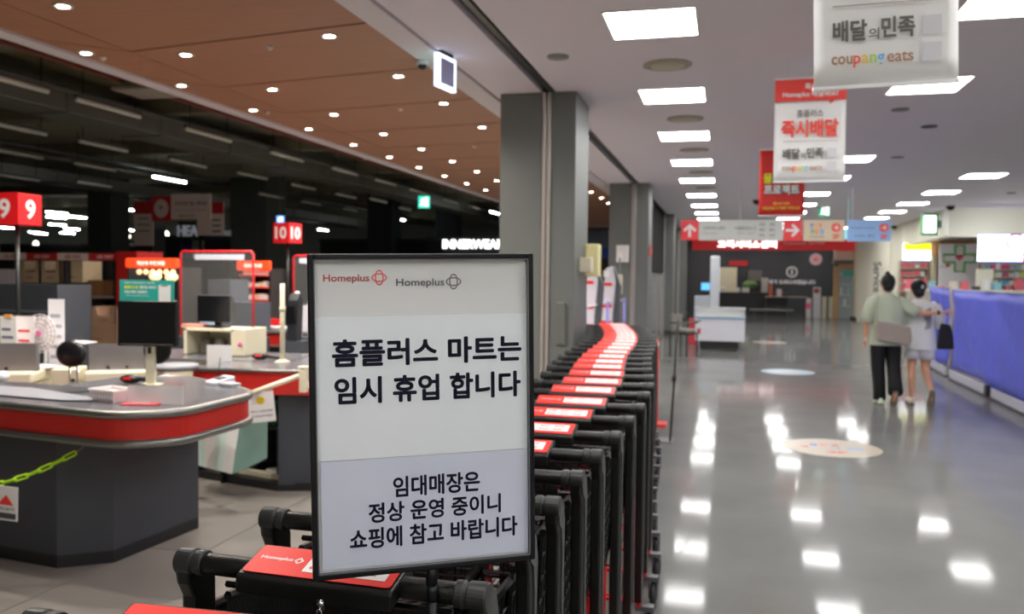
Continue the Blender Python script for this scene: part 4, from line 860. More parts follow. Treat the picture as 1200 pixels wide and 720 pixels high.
# ================================================================== SHOPPING CARTS
def make_cart():
    t = thing('shopping_cart', 'x', 'shopping cart')
    # handle: bar, grips, end caps, box with the red plaque
    T = Matrix.Translation((0, 0, 1.05)) @ Matrix.Rotation(rad(90), 4, 'Y')
    MB().lathe([(.018, -.30), (.0205, -.285), (.021, -.2), (.020, -.15), (.020, .15), (.021, .2), (.0205, .285), (.018, .30)], 16, T=T).build('handle', M_BLACKP, t, smooth=True)
    for q in (-1, 1):
        T = Matrix.Translation((q*.272, 0, 1.05)) @ Matrix.Rotation(rad(90)*q, 4, 'Y')
        MB().lathe([(.002, -.012), (.0245, -.012), (.0255, -.008), (.0255, .004), (.0228, .006), (.0228, .012), (.0265, .014), (.0265, .046), (.0245, .050), (.002, .051)], 24, T=T).build('end_cap', M_GREYCAP, t, bevel=.001)
    tl = rad(16)
    MB().side([(-.058, 1.024), (.045, 1.05), (.045, 1.0855), (.038, 1.0857), (-.05, 1.0605), (-.058, 1.054)], -.158, .158).build('coin_box', M_BLACKP, t, bevel=.004)
    T = Matrix.Translation((0, -.0065, 1.0745)) @ Matrix.Rotation(tl, 4, 'X')
    hy, hx = .042, .151
    pl = MB().prism(rounded([(-hx, -hy), (hx, -hy), (hx, hy), (-hx, hy)], .008, 3), 0, .0015, T=T).build('plaque', mat('plaque_red', '#e0241d', .35), t)
    o = MB().prism([(-.034, -.026), (.134, -.026), (.134, .026), (-.034, .026)], .0015, .0022, T=T).build('white_label', mat('label_white', '#ddd6d4', .4), t)
    f = MB()
    for r_ in range(2):
        for c_ in range(3):
            x0 = -.026+c_*.052; y0 = -.020+r_*.024
            f.bx(x0+.012, x0+.038, y0+.010, y0+.0125, .0022, .0025, T).bx(x0+.012, x0+.034, y0+.004, y0+.0065, .0022, .0025, T)
            f.prism([(x0+.006+.005*math.cos(a), y0+.008+.005*math.sin(a)) for a in [i*math.pi/4 for i in range(8)]], .0022, .0025, T)
    f.build('red_print', mat('pale_red_print', '#d0625c', .4), o)
    def on_plaque(o, x, y):
        o.matrix_local = T @ Matrix.Translation((x, y, .0019)) @ Matrix.Rotation(rad(-90), 4, 'X')
    tx = lettering('lettering', pl, 'Homeplus', mat('plaque_white', '#f0d8d4', .4), 0, 0, .068, .0125, bold=.02); on_plaque(tx, -.102, .004)
    e = emblem(pl, mat('plaque_white', ''), 0, 0, .0085, t=.22); on_plaque(e, -.055, .004)
    # coin lock chain
    f = MB().box(.02, -.057, 1.012, .012, .008, .02)
    for k in range(3):
        c = Vector((.02, -.062, 1.006-k*.017)); n = 12
        f.tube([(c.x+(.005*math.cos(a) if k % 2 == 0 else 0), c.y+(.005*math.cos(a) if k % 2 else 0), c.z+.0105*math.sin(a)) for a in [2*math.pi*i/n for i in range(n)]], .0013, 5, closed=True)
    f.build('coin_chain', M_CHROME, t, smooth=True)
    # upright side posts: flat plastic arms from the handle ends down to the wheels
    for q in (-1, 1):
        f = MB(); prof = [(-.022, 1.045), (-.015, 1.068), (.01, 1.076), (.045, 1.055), (.065, 1.0), (.07, .30), (.06, .2), (.0, .2), (-.004, .30), (-.002, .98), (-.018, 1.01)]
        x0, x1 = (.285, .318) if q > 0 else (-.318, -.285)
        f.side(prof, x0, x1).build('side_post', M_BLACKP, t, bevel=.006)
        x0, x1 = (.318, .322) if q > 0 else (-.322, -.318)
        f = MB().side([(-.016, 1.042), (-.01, 1.062), (.01, 1.068), (.04, 1.048), (.058, .995), (.052, .93), (.05, .32), (.03, .32), (.03, .93), (.02, .99), (-.01, 1.01)], x0, x1).build('post_cover', mat('lit_edge', '#393a39', .45, var=.25, scale=25), t)  # lighter grey stands for light catching the post's outer face
    # seat flap with ribs, and rear gate with slots
    f = MB(); a0, a1 = Vector((0, .035, 1.0)), Vector((0, .30, .93))
    def rib(x, r=.0035): f.tube([(x, a0.y, a0.z), (x, a1.y, a1.z)], r, 4)
    for k in range(15): rib(-.21+k*.03)
    for s in (0, .33, .66, 1): p = a0.lerp(a1, s); f.tube([(-.24, p.y, p.z), (.24, p.y, p.z)], .007 if s in (0, 1) else .004, 5)
    f.build('seat_flap', M_BLACKP, t)
    f = MB().add([(-.12, .05, 1.003), (.12, .05, 1.003), (.12, .2, .965), (-.12, .2, .965), (-.12, .05, .996), (.12, .05, .996), (.12, .2, .958), (-.12, .2, .958)], [(0, 1, 2, 3), (7, 6, 5, 4), (0, 4, 5, 1), (1, 5, 6, 2), (2, 6, 7, 3), (3, 7, 4, 0)])
    f.build('seat_pad', mat('dull_black', '#242524', .45, var=.15, scale=40), t, bevel=.002)
    # basket walls: lattice, tapering forward
    f = MB(); Lb = .86
    def corner(s, side, top):
        hw = .262-.055*s; z = (.96-.07*s) if top else (.45+.08*s)
        hw2 = hw-(0 if top else .03); return Vector((side*hw2, .07+Lb*s, z))
    for sd in (-1, 1):
        f.tube([corner(0, sd, 1), corner(1, sd, 1)], .010, 6)
        for k in range(1, 8):
            v = k/8; f.tube([corner(0, sd, 1).lerp(corner(0, sd, 0), v), corner(1, sd, 1).lerp(corner(1, sd, 0), v)], .0032, 4)
        for k in range(17):
            s = k/16; f.tube([corner(s, sd, 1), corner(s, sd, 0)], .0032, 4)
    wp = MB()
    for sd in (-1, 1):
        q4 = [corner(0, sd, 1), corner(1, sd, 1), corner(1, sd, 0), corner(0, sd, 0)]; wp.add([p+Vector((-sd*.004, 0, 0)) for p in q4]+[p+Vector((-sd*.006, 0, 0)) for p in q4], [(0, 1, 2, 3), (4, 5, 6, 7), (0, 1, 5, 4), (1, 2, 6, 5), (2, 3, 7, 6), (3, 0, 4, 7)])
    wp.build('basket_wall', mat('perforated_black', '#0c0d0d', .5, bump=.4, bscale=200), t)
    for v in [k/8 for k in range(9)]:
        f.tube([corner(1, -1, 1).lerp(corner(1, -1, 0), v), corner(1, 1, 1).lerp(corner(1, 1, 0), v)], .009 if v in (0, 1) else .0035, 4)
    for k in range(7):
        v = k/6; f.tube([corner(1, -1, 1).lerp(corner(1, 1, 1), v), corner(1, -1, 0).lerp(corner(1, 1, 0), v)], .0032, 4)
        f.tube([corner(0, -1, 0).lerp(corner(0, 1, 0), v), corner(1, -1, 0).lerp(corner(1, 1, 0), v)], .0032, 4)
    for k in range(6): s = k/5; f.tube([corner(s, -1, 0), corner(s, 1, 0)], .0032, 4)
    f.build('basket', M_BLACKP, t)['kind'] = 'stuff'
    # chassis of red tube, wheels
    f = MB().tube([(-.30, .035, .23), (-.30, .06, .17), (-.255, .5, .15), (-.19, .88, .15), (.19, .88, .15), (.255, .5, .15), (.30, .06, .17), (.30, .035, .23)], .013, 8)
    f.tube([(-.29, .12, .165), (.29, .12, .165)], .009, 6).tube([(-.19, .86, .16), (-.2, .84, .5)], .011, 6).tube([(.19, .86, .16), (.2, .84, .5)], .011, 6)
    f.build('chassis', mat('chassis_red', '#c9161a', .35), t, smooth=True)
    for (x, y) in ((-.345, .08), (.345, .08), (-.2, .84), (.2, .84)):
        T = Matrix.Translation((x, y, .068)) @ Matrix.Rotation(rad(90), 4, 'Y') @ Matrix.Diagonal((1.1, 1.1, 1, 1))
        wh = MB().lathe([(.02, -.014), (.05, -.014), (.06, -.009), (.062, 0), (.06, .009), (.05, .014), (.02, .014)], 22, T=T).build('wheel', M_RUB, t, smooth=True)
        MB().lathe([(.0, -.016), (.034, -.016), (.034, .016), (.0, .016)], 14, T=T).build('hub', mat('hub_grey', '#3f4146', .4), wh)
        MB().bx(x-.022, x-.017, y-.02, y+.02, .06, .15).bx(x+.017, x+.022, y-.02, y+.02, .06, .15).bx(x-(.06 if x > .3 else .022), x+(.06 if x < -.3 else .022), y-.024, y+.024, .145, .165).build('caster_fork', mat('fork_grey', '#46494f', .4), t)
    return t
# the line the handles stand on: near end first, then curving away behind the pillar
path = [(-.76, 1.14), (-.715, 1.45), (-.712, 1.77), (-.705, 2.06), (-.695, 2.36), (-.685, 2.67), (-.665, 3.0), (-.655, 3.35), (-.645, 3.69), (-.655, 4.07), (-.665, 4.42), (-.695, 4.79), (-.735, 5.15), (-.765, 5.47), (-.79, 5.8), (-.81, 6.13)]
path = path[:14]+[(-.795, 5.83), (-.815, 6.19), (-.83, 6.55), (-.845, 6.91), (-.865, 7.27), (-.90, 7.63), (-.94, 7.98), (-.99, 8.33), (-1.045, 8.68), (-1.105, 9.03), (-1.17, 9.38), (-1.24, 9.73)]
proto = None
words = ['nearest to the camera, cut by the lower frame edge', 'directly under the poster stand', 'just behind the poster, third from the camera', 'fourth from the camera, right of the poster edge', 'fifth from the camera', 'sixth from the camera', 'seventh from the camera', 'eighth from the camera', 'ninth from the camera', 'tenth from the camera', 'eleventh from the camera', 'twelfth from the camera', 'thirteenth from the camera', 'fourteenth from the camera', 'fifteenth from the camera', 'sixteenth from the camera']
for i, (x, y) in enumerate(path):
    a = path[max(0, i-1)]; b = path[min(len(path)-1, i+1)]
    rz = math.atan2(-(b[0]-a[0]), b[1]-a[1])*.55 if i else .04
    n_ = len(path)-i
    tail = {1: 'farthest', 2: 'second farthest', 3: 'third farthest', 4: 'fourth farthest', 5: 'fifth farthest', 6: 'sixth farthest', 7: 'seventh farthest', 8: 'eighth farthest', 9: 'ninth farthest', 10: 'tenth farthest', 11: 'eleventh farthest', 12: 'twelfth farthest'}
    lab = 'black shopping cart with red plaque, '+(words[i] if i < len(words) else tail[n_]+' of the row')
    if proto is None: proto = make_cart(); c = proto; c.location = (x, y, 0); c.rotation_euler = (0, 0, rz); c['label'] = lab; c['group'] = 'row of nested shopping carts'
    else: c = copy_tree(proto, (x, y, 0), rz, lab, 'row of nested shopping carts')

# ================================================================== POSTER STAND
PW, PH_ = .393, .554
pc = thing('poster_stand', 'black framed notice poster stand with navy Korean text in the foreground', 'sign stand', (-.498, 1.403, 1.103), rot=(0, rad(-1.1), rad(29.5)))
fr = .0105
M_FRAME = mat('black_frame', '#08090d', .4, spec=.35)
f = MB()
f.bx(-PW/2, -PW/2+fr, -.008, .010, 0, PH_).bx(PW/2-fr, PW/2, -.008, .010, 0, PH_).bx(-PW/2+fr, PW/2-fr, -.008, .010, 0, fr).bx(-PW/2+fr, PW/2-fr, -.008, .010, PH_-fr, PH_)
f.build('frame', M_FRAME, pc, bevel=.003, seg=3)
f = MB().bx(-PW/2+fr-.001, -PW/2+fr+.001, -.0085, -.004, fr, PH_-fr).bx(PW/2-fr-.001, PW/2-fr+.001, -.0085, -.004, fr, PH_-fr).bx(-PW/2+fr, PW/2-fr, -.0085, -.004, fr-.001, fr+.001).bx(-PW/2+fr, PW/2-fr, -.0085, -.004, PH_-fr-.001, PH_-fr+.001)
f.build('frame_lip', mat('lip_grey', '#4b4d55', .3), pc)
MB().bx(-PW/2+.004, PW/2-.004, .004, .009, .004, PH_-.004).build('backing', mat('dull_black', ''), pc)
IW, IH = PW-2*fr, PH_-2*fr
def PX(u): return -PW/2+u*PW
def PZ(v): return PH_*(1-v)
MB().bx(-IW/2, IW/2, .002, .004, fr, PH_-fr).build('poster_sheet', mat('poster_paper', '#b4b5b7', .3), pc)
MB().bx(-IW/2+.001, IW/2-.001, .0005, .002, PZ(.634), PZ(.195)).build('poster_band', mat('band_mid', '#bcc1cf', .3), pc)  # paler band across the middle of the poster
MB().bx(-IW/2+.006, IW/2-.001, .0005, .002, fr+.004, PZ(.636)).build('poster_band', mat('band_low', '#a9aebe', .3), pc)  # darker band across the lower part of the poster
def ptext(s, u0, u1, v0, v1, M=M_INK, bold=.024, y=-.0002, thick=.031):
    return lettering('lettering', pc, s, M, PX((u0+u1)/2), PZ((v0+v1)/2), (u1-u0)*PW, (v1-v0)*PH_, y, bold=bold, thick=thick)
ptext('홈플러스 마트는', .097, .945, .262, .348); ptext('임시 휴업 합니다', .105, .940, .378, .463)
ptext('임대매장은', .352, .745, .697, .763, thick=.027); ptext('정상 운영 중이니', .243, .842, .775, .838, thick=.027); ptext('쇼핑에 참고 바랍니다', .160, .920, .852, .918, thick=.027)
M_LR, M_LG = mat('logo_red', '#c2524e', .45), mat('logo_grey', '#5c5d60', .45)
ptext('Homeplus', .066, .262, .063, .092, M_LR, .018, .0015, .012); emblem(pc, M_LR, PX(.305), PZ(.074), .0120, .0015, t=.2)
ptext('Homeplus', .378, .592, .078, .108, M_LG, .018, .0015, .012); emblem(pc, M_LG, PX(.634), PZ(.089), .0125, .0015, t=.2)
MB().tube([(.008, .004, .004), (.008, .004, -.03)], .0105, 12).tube([(.008, .004, -.03), (.008, .004, -.06)], .0092, 12).build('pole', M_FRAME, pc, smooth=True)
MB().tube([(.008, .004, -.06), (.008, .004, -.175)], .0105, 12).build('pole', M_FRAME, pc, smooth=True)
MB().box(.008, .004, -.182, .09, .06, .008).build('foot_plate', M_FRAME, pc, bevel=.003)

# ================================================================== CORRIDOR THINGS
# hanging banners
def banner(name, label, cx, y, M, rz=0, header=True, w_=.54, top=3.22, bot=2.4, rx=0):
    t = thing(name, label, 'banner', (cx, y, bot), rot=(0, rx, rz)); h = top-bot
    n = 12; vs = []; fs = []
    for i in range(n+1):
        for j in range(9):
            u, v = i/n-.5, j/8; yb = .004*math.sin(u*5+v*2)*(1-v)
            vs.append((u*w_, yb, v*h))
    for i in range(n):
        for j in range(8): fs.append((i*9+j, (i+1)*9+j, (i+1)*9+j+1, i*9+j+1))
    o = MB().add(vs, fs).build('sheet', M, t, smooth=True); s = o.modifiers.new('thickness', 'SOLIDIFY'); s.thickness = .003; s.offset = -1
    MB().bx(-w_/2-.004, w_/2+.004, -.006, .01, h-.012, h+.006).build('top_rail', mat('clear_rail', '#c6c6cc', .3), t)
    MB().bx(-w_/2-.004, w_/2+.004, -.004, .016, -.008, .006).build('bottom_rail', mat('clear_rail', ''), t)
    f = MB()
    for q in (-.32, .32): f.bx(q*w_-.0015, q*w_+.0015, 0, .003, h, CZ-bot)
    f.build('wires', M_CHROME, t)
    return t
M_BAN = mat('banner_white', '#c9c9cf', .6); M_BANR = mat('banner_red', '#cf3a34', .55); M_TXR = mat('banner_red_ink', '#d93c2e', .5); M_TXG = mat('banner_grey_ink', '#4e4a46', .5)
def delivery(t, w_=.54, h=.82):
    y = -.02
    MB().bx(-w_/2, w_/2, -.0165, -.0145, h*.775, h-.01).front([(w_*.27, h*.775), (w_*.34, h*.775), (w_*.27, h*.735)], -.0165, -.0145).build('red_header', M_BANR, t)
    lettering('lettering', t, '혹시', M_WHITE, 0, h*.915, .085, .05, y, .03); lettering('lettering', t, 'Homeplus 배달돼요?', M_WHITE, 0, h*.838, .42, .055, y, .03)
    lettering('lettering', t, '홈플러스', M_TXG, 0, h*.655, .2, .06, y); lettering('lettering', t, '즉시배달', M_TXR, 0, h*.51, .43, .14, y, .035)
    MB().bx(-w_*.37, w_*.4, y, y+.001, h*.385, h*.39).build('rule', M_ALU, t)
    lettering('lettering', t, '배달', M_TXG, -.135, h*.265, .13, .085, y, .035); lettering('lettering', t, '의', M_TXG, -.045, h*.245, .04, .045, y, .02); lettering('lettering', t, '민족', M_TXG, .045, h*.27, .125, .085, y, .035)
    for s, c, x, w1 in (('cou', '#8a6a52', -.165, .08), ('p', '#d8483a', -.1085, .028), ('a', '#d9a83a', -.078, .026), ('n', '#8fb33f', -.048, .026), ('g', '#4a9ad0', -.019, .028), ('eats', '#8a6a52', .053, .098)):
        lettering('lettering', t, s, flat(c), x, h*.125-(.008 if s in 'pg' else 0)+(.002 if s == 'eats' else 0), w1, .048 if s in ('p', 'g') else (.04 if s == 'eats' else .034), y, .018)
    MB().bx(.135, .205, y, y+.001, h*.225, h*.315).bx(.135, .205, y, y+.001, h*.095, h*.185).build('blank_square', mat('blank_grey', '#b4b3b8', .6), t)
b1 = banner('hanging_banner', 'nearest large white delivery banner, top cut by the frame', .605, 3.70, M_BAN, rz=rad(2), rx=rad(-1.5)); delivery(b1)
b2 = banner('hanging_banner', 'second white delivery banner with red header', .63, 7.22, M_BAN, rz=rad(-2)); delivery(b2)
b3 = banner('hanging_banner', 'red banner with yellow lettering behind the second white banner', .655, 11.1, mat('banner_full_red', '#b3231f', .55))
h = .82
for yy0, s, c, hh, ww in ((.56, '물가안정', '#d9c020', .13, .44), (.39, '프로젝트', '#c9c9c9', .12, .42)):
    lettering('lettering', b3, s, flat('#1a1a1a'), .006, h*yy0-.006, ww, hh, -.018, .07); lettering('lettering', b3, s, flat(c), 0, h*yy0, ww, hh, -.022, .035)
lettering('lettering', b3, '행사기간', flat('#d9c020'), 0, h*.18, .2, .035, -.02); lettering('lettering', b3, '매일매일 더 착한 가격으로', flat('#d9c020'), 0, h*.11, .44, .04, -.02)
# overhead guide sign
GY = 17.6; ga = at(797, 281, Y=GY); gb = at(1045, 283, Y=GY); GZ0, GZ1 = ga.z, ga.z+.41; GW = gb.x-ga.x
t = thing('guide_sign', 'long overhead guide sign with red arrow squares and pastel panels', 'sign', (ga.x, GY, GZ0-.01), rot=(0, rad(.35), 0))
def gx(px): return (px-797)/248*GW
GH = GZ1-GZ0
for nm, x0, x1, M_ in (('panel', 820, 921, mat('sign_grey', '#a9aba6', .5)), ('arrow_panel', 798, 819.5, mat('sign_red', '#d8343a', .45)), ('arrow_panel', 921.5, 943, mat('sign_red', '')), ('panel', 944.5, 992, mat('sign_cream', '#b3a48c', .5)), ('panel', 995, 1044, mat('sign_blue', '#7f9fcc', .5))):
    MB().bx(gx(x0), gx(x1), 0, .06, 0, GH).build(nm, M_, t, bevel=.003)
arrow(t, M_WHITE, gx(808.7), GH*.48, .26, -.004); arrow(t, M_WHITE, gx(932), GH*.5, .26, -.004, rad(90))
lettering('lettering', t, '고객서비스센터', M_TXG, gx(838), GH*.6, gx(851)-gx(824), .07, -.002); lettering('lettering', t, 'Customer Service', M_TXG, gx(834), GH*.35, gx(843)-gx(824), .03, -.002, 0)
lettering('lettering', t, 'P 물품보관소 E', M_TXG, gx(876), GH*.6, gx(888)-gx(863), .07, -.002); lettering('lettering', t, 'Elevator Parking', M_TXG, gx(877), GH*.35, gx(886)-gx(866), .03, -.002, 0)
for q in range(3):
    lettering('lettering', t, ['안경', '세탁', '약국'][q], M_TXG, gx(896), GH*(.78-.26*q), .1, .06, -.002); lettering('lettering', t, ['꽃집', '열쇠', '수선'][q], M_TXG, gx(908), GH*(.78-.26*q), .1, .06, -.002)
for s, c, x, z in (('T', '#3f6fd0', 954, .72), ('O', '#e08a2a', 959, .72), ('Y', '#d84a40', 964, .72), ('장', '#3fa06a', 955, .45), ('난', '#d84a40', 960, .45), ('감', '#3f8ad0', 966, .45)):
    lettering('lettering', t, s, flat(c), gx(x), GH*z, .075, .09, -.003, .05)
lettering('lettering', t, '아이와 함께', M_TXG, gx(960), GH*.2, .26, .04, -.002); lettering('lettering', t, 'Homeplus Toy Shop', M_TXG, gx(1012), GH*.62, .42, .04, -.002); lettering('lettering', t, '스포츠 센터', M_TXG, gx(1014), GH*.25, .36, .05, -.002)
for x in (982, 1036):
    MB().front([(p[0], p[2]) for p in ring_pts(.085, .085, 24)], -.004, -.001).build('disc', M_TXR, t, loc=(gx(x), 0, GH*.64)); arrow(t, M_WHITE, gx(x), GH*.64, .1, -.008, rad(90))
    lettering('lettering', t, '2F', M_TXR, gx(x), GH*.22, .13, .09, -.003, .04)
MB().bx(gx(817), gx(817)+.015, .02, .04, GH, CZ-GZ0+.01).bx(gx(869), gx(869)+.015, .02, .04, GH, CZ-GZ0+.01).bx(gx(1000), gx(1000)+.015, .02, .04, GH, CZ-GZ0+.01).build('hanging_rods', M_TRIMW, t)
o = MB().bx(-.08, .08, 0, .02, -.1, .12).bx(-.005, .005, .005, .015, .12, CZ-at(993.5, 275, Y=20).z).build('small_cyan_sign', flat('#7fd4e0', .5, .6), None, loc=(at(993.5, 275, Y=20).x, 20, at(993.5, 275, Y=20).z)); tag(o, 'small cyan lit sign glimpsed between the pastel sign panels', 'sign')
# customer service front
a, b = at(811, 293, Y=36.9), at(1001, 293, Y=36.9)
t = thing('service_fascia', 'red customer service fascia with white lit letters at the corridor end', 'fascia', ((a.x+b.x)/2, 36.9, a.z)); w_ = b.x-a.x; h = .5
MB().bx(-w_/2, w_/2, 0, .25, 0, CZ-a.z-.012).build('band', mat('fascia_red', '#c22a2e', .5, glow=.3), t)  # weak glow put into the red to brighten the band
def fx(px): return (px-811)/190*w_-w_/2
o = lettering('lettering', t, '고객서비스센터', mat('lit_letters', ''), fx(877), .24, fx(912)-fx(842), .30, -.03, .03); o.modifiers.new('thickness', 'SOLIDIFY').thickness = .04
lettering('lettering', t, 'Customer Service', mat('dim_pink', '#d9b0b0', .5), fx(944), .3, fx(968)-fx(921), .13, -.01, .02)
t = thing('round_logo', 'pale round pink symbol high on the black service wall', 'sign', (at(956, 304, Y=40.95).x, 40.95, at(956, 304, Y=40.95).z))
MB().lathe([(.01, 0), (.27, 0), (.27, .03), (.01, .03)], 24, T=Matrix.Rotation(rad(90), 4, 'X')).build('disc', flat('#a98d90'), t); MB().ball((0, -.05, 0), (.13, .03, .11)).build('symbol', flat('#c06068'), t)
p = at(928, 319, Y=40.95)
t = thing('information_symbol', 'white information ring and message lettering on the black wall', 'sign', (p.x, 40.93, p.z))
MB().tube([(.22*math.cos(a*math.pi/12), 0, .22*math.sin(a*math.pi/12)) for a in range(24)], .03, 6, closed=True).build('ring', M_WHITE, t, smooth=True)
lettering('lettering', t, 'i', M_WHITE, 0, 0, .07, .26, -.02, .05); lettering('lettering', t, '제가 도와드리겠습니다', M_WHITE, .0, -.46, 2.05, .2, -.02, .03)
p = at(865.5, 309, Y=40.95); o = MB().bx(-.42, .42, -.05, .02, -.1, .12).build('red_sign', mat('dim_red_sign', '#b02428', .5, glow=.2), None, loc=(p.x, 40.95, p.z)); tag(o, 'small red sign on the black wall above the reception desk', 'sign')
o = MB().bx(-.4, .4, -.06, .02, -.6, .65).build('cream_board', flat('#b3ab93'), None, loc=(at(853, 330, Y=40.9).x, 40.9, at(853, 330, Y=40.9).z)); tag(o, 'cream board standing against the black service wall', 'board')
def blk(name, label, cat, x0, y0, x1, y1, Y, D, c, floor_=False, bevel=.01, rough=.5):
    a, b = at(x0, y1, Y=Y), at(x1, y0, Y=Y); z0 = 0 if floor_ else a.z
    o = MB().bx(-(b.x-a.x)/2, (b.x-a.x)/2, 0, D, 0, b.z-z0).build(name, flat(c, rough), None, bevel=bevel, loc=((a.x+b.x)/2, Y, z0)); tag(o, label, cat); return o
t = thing('reception_desk', 'dark reception desk in front of the black service wall', 'desk', (at(883, 365, Y=38.9).x, 38.9, 0))
MB().bx(-2.0, 1.4, 0, .5, 0, .95).build('body', flat('#232427'), t); MB().bx(-2.05, 1.45, -.05, .55, .95, 1.0).build('top', flat('#3a3a3a'), t)
zt = 1.0
for (x0, x1, y0, c, l) in [(843, 850, 340, '#c9cbc6', 'white monitor back, left one on the reception desk'), (861, 867, 341, '#c3c5c0', 'small white box on the reception desk beside the monitor'), (869, 878, 340, '#cfd1cc', 'white printer on the reception desk'), (892, 900, 326, '#b6b8b3', 'tall pale machine at the right of the reception desk')]:
    a, b = at(x0, 360, Y=39.1), at(x1, y0, Y=39.1); o = MB().bx(a.x, b.x, 39.1, 39.4, zt, max(b.z, zt+.2)).build('desk_device', flat(c), None, bevel=.01); tag(o, l, 'device')
for (x0, x1, y0, c, l) in [(901, 905, 334, '#c8603a', 'orange and blue leaflet stand beside the pale machine'), (910, 916, 339, '#c2b2b4', 'small pink leaflet box right of the leaflet stand')]:
    a, b = at(x0, 360, Y=38.2), at(x1, y0, Y=38.2); o = MB().bx(a.x, b.x, 38.2, 38.3, .86, max(b.z, 1.1)).build('leaflet_stand', flat(c), None); tag(o, l, 'leaflet stand')
o = MB().ball((0, 0, 0), (.35, .2, .16)).build('potted_plant', flat('#4f6b3c', .8), None, smooth=True, loc=(at(879, 336, Y=39.3).x, 39.4, 1.34)); tag(o, 'green plant on the reception desk under the shelf', 'plant')
blk('wall_shelf', 'dark shelf with goods on the black service wall', 'shelf', 876, 317, 893, 330, 40.6, .3, '#4e4a46')
t = thing('counter_table', 'long thin topped table right of the reception desk', 'table', (at(918, 352, Y=38.2).x, 38.2, 0))
MB().bx(-.75, .95, -.25, .25, .82, .86).build('table_top', flat('#8d8678'), t)
for q in (-.7, .9): MB().bx(q-.03, q+.03, -.2, .2, 0, .82).build('leg', flat('#33302c'), t)
t = thing('waiting_bench', 'dark padded waiting bench before the service desk', 'bench', (at(904, 362, Y=33.5).x, 33.5, 0))
MB().bx(-.8, .8, -.22, .22, .38, .47).build('seat', flat('#3c3f3e'), t, bevel=.03)
for q in (-.6, .6): MB().bx(q-.02, q+.02, -.15, .15, 0, .38).build('leg', flat('#2a2b2b'), t)
for k, (x0, x1, y0, y1, c, l) in enumerate([(953, 962, 337, 366, '#b3b5b8', 'white bin stand with red mark at the corridor end'), (945, 951, 350, 366, '#b9b9bb', 'white box left of the bin stand, pink label'), (963, 969, 348, 362, '#a9a695', 'cream box right of the bin stand'), (971, 979, 348, 362, '#a9a695', 'cream box at the edge of the black wall')]):
    o = blk('collection_box', l, 'box', x0, y0, x1, y1, 37.5, .3, c, floor_=True)
a = at(957, 341, Y=37.45); o = MB().bx(-.11, .11, 0, .02, -.1, .1).build('red_mark_card', flat('#8e3038'), None, loc=(a.x, 37.46, a.z)); tag(o, 'dark red mark card on top of the white bin stand', 'card')
a = at(947, 356, Y=37.3); o = MB().bx(-.1, .1, 0, .02, -.12, .12).build('pink_card', flat('#c0507a'), None, loc=(a.x, 37.4, a.z-.1)); tag(o, 'pink card on the white box at the corridor end', 'card')
# door in the cream wall
P0, P1 = Vector((5.0, 38.2)), Vector((5.5, 31.4))
t = thing('shop_doorway', 'wooden framed doorway in the far cream wall with glass shelves', 'doorway', (4.93, 37.9, 0), math.atan2(-.3, 1)*0)
t.location = (4.35, 37.3, 0)
MB().bx(0, .18, 0, .3, 0, 2.15).bx(.18, 1.25, 0, .3, 2.05, 2.25).bx(1.17, 1.3, 0, .3, 0, 2.05).build('wooden_frame', mat('oak', '#a1825a', .6, var=.1), t)
MB().bx(.18, 1.17, .2, .25, 0, 2.05).build('back_panel', flat('#8f9a9c', .3), t)
for q in (.5, .95, 1.4, 1.8): MB().bx(.2, 1.15, .05, .2, q, q+.03).build('shelf_board', flat('#b3c4c6', .3), t)
for q in range(6): MB().bx(.25+q*.15, .33+q*.15, .06, .16, .53 if q % 2 else .98, .8 if q % 2 else 1.3).build('bottle', flat(R.choice(['#c8d6da', '#8fb4bd', '#d6d0c4'])), t)
MB().bx(.35, .75, .0, .02, 1.75, 1.95).build('teal_label', flat('#3f9a90'), t)
MB().bx(-.05, 1.35, -.05, .3, 2.25, 2.4).build('shutter_box', flat('#595a57'), t)
struct('wall_far.001', MB().bx(4.35, 5.65, 37.35, 37.6, 2.4, CZ).bx(5.65, 5.75, 37.3, 37.6, 0, CZ), M_WALL)
a = at(1028, 325, Y=33)
t = thing('service_lettering', 'dark vertical word Service on the cream wall above the man', 'lettering', (a.x, 33, a.z))
struct('wall_far.002', MB().prism([(4.95, 35.2), (5.45, 31.45), (5.5, 31.45), (5.02, 35.25)], 0, CZ), M_WALL)
lt = lettering('letters', t, 'Service', flat('#3a3b38'), 0, 0, 1.05, .26, 0, .02, rot=(0, rad(90), 0))
t.location = at(1028, 325, Y=31.9); t.rotation_euler = (0, 0, rad(-25))
t = thing('wall_lamp_strip', 'small white downlights washing the far cream wall', 'lamp', (4.9, 36.7, CZ-.03))
for q in (0, .5): MB().lathe([(.06, 0), (.05, -.03)], 12, T=Matrix.Translation((q, 0, .02))).build('lamp', mat('warm_glow', ''), t)

# chest freezer
a, b = at(815, 408, z=0), at(871, 410, z=0)
t = thing('chest_freezer', 'white glass topped chest freezer standing in the corridor', 'freezer', (a.x+.0, 19.6, 0)); w_ = 1.08
MB().bx(0, w_, 0, .75, .2, .70).build('body', mat('freezer_white', '#c2c2cc', .35), t, bevel=.015)
MB().bx(.1, w_-.12, .05, .7, .03, .2).build('base', flat('#1d1e20'), t)
for q in (.12, w_-.16): MB().bx(q, q+.04, .1, .14, 0, .04).build('foot', M_ALU, t)
MB().bx(-.01, w_+.01, -.012, .76, .70, .745).build('rim', mat('rim_blue', '#6f8ea8', .35), t, bevel=.008)
MB().bx(.0, w_, -.004, .0, .745, .93).bx(0, .006, 0, .75, .745, .93).bx(w_-.006, w_, 0, .75, .745, .93).bx(0, w_, .74, .75, .745, .93).build('glass_side', mat('freezer_glass', '#dfeae6', .05, alpha=.3), t)
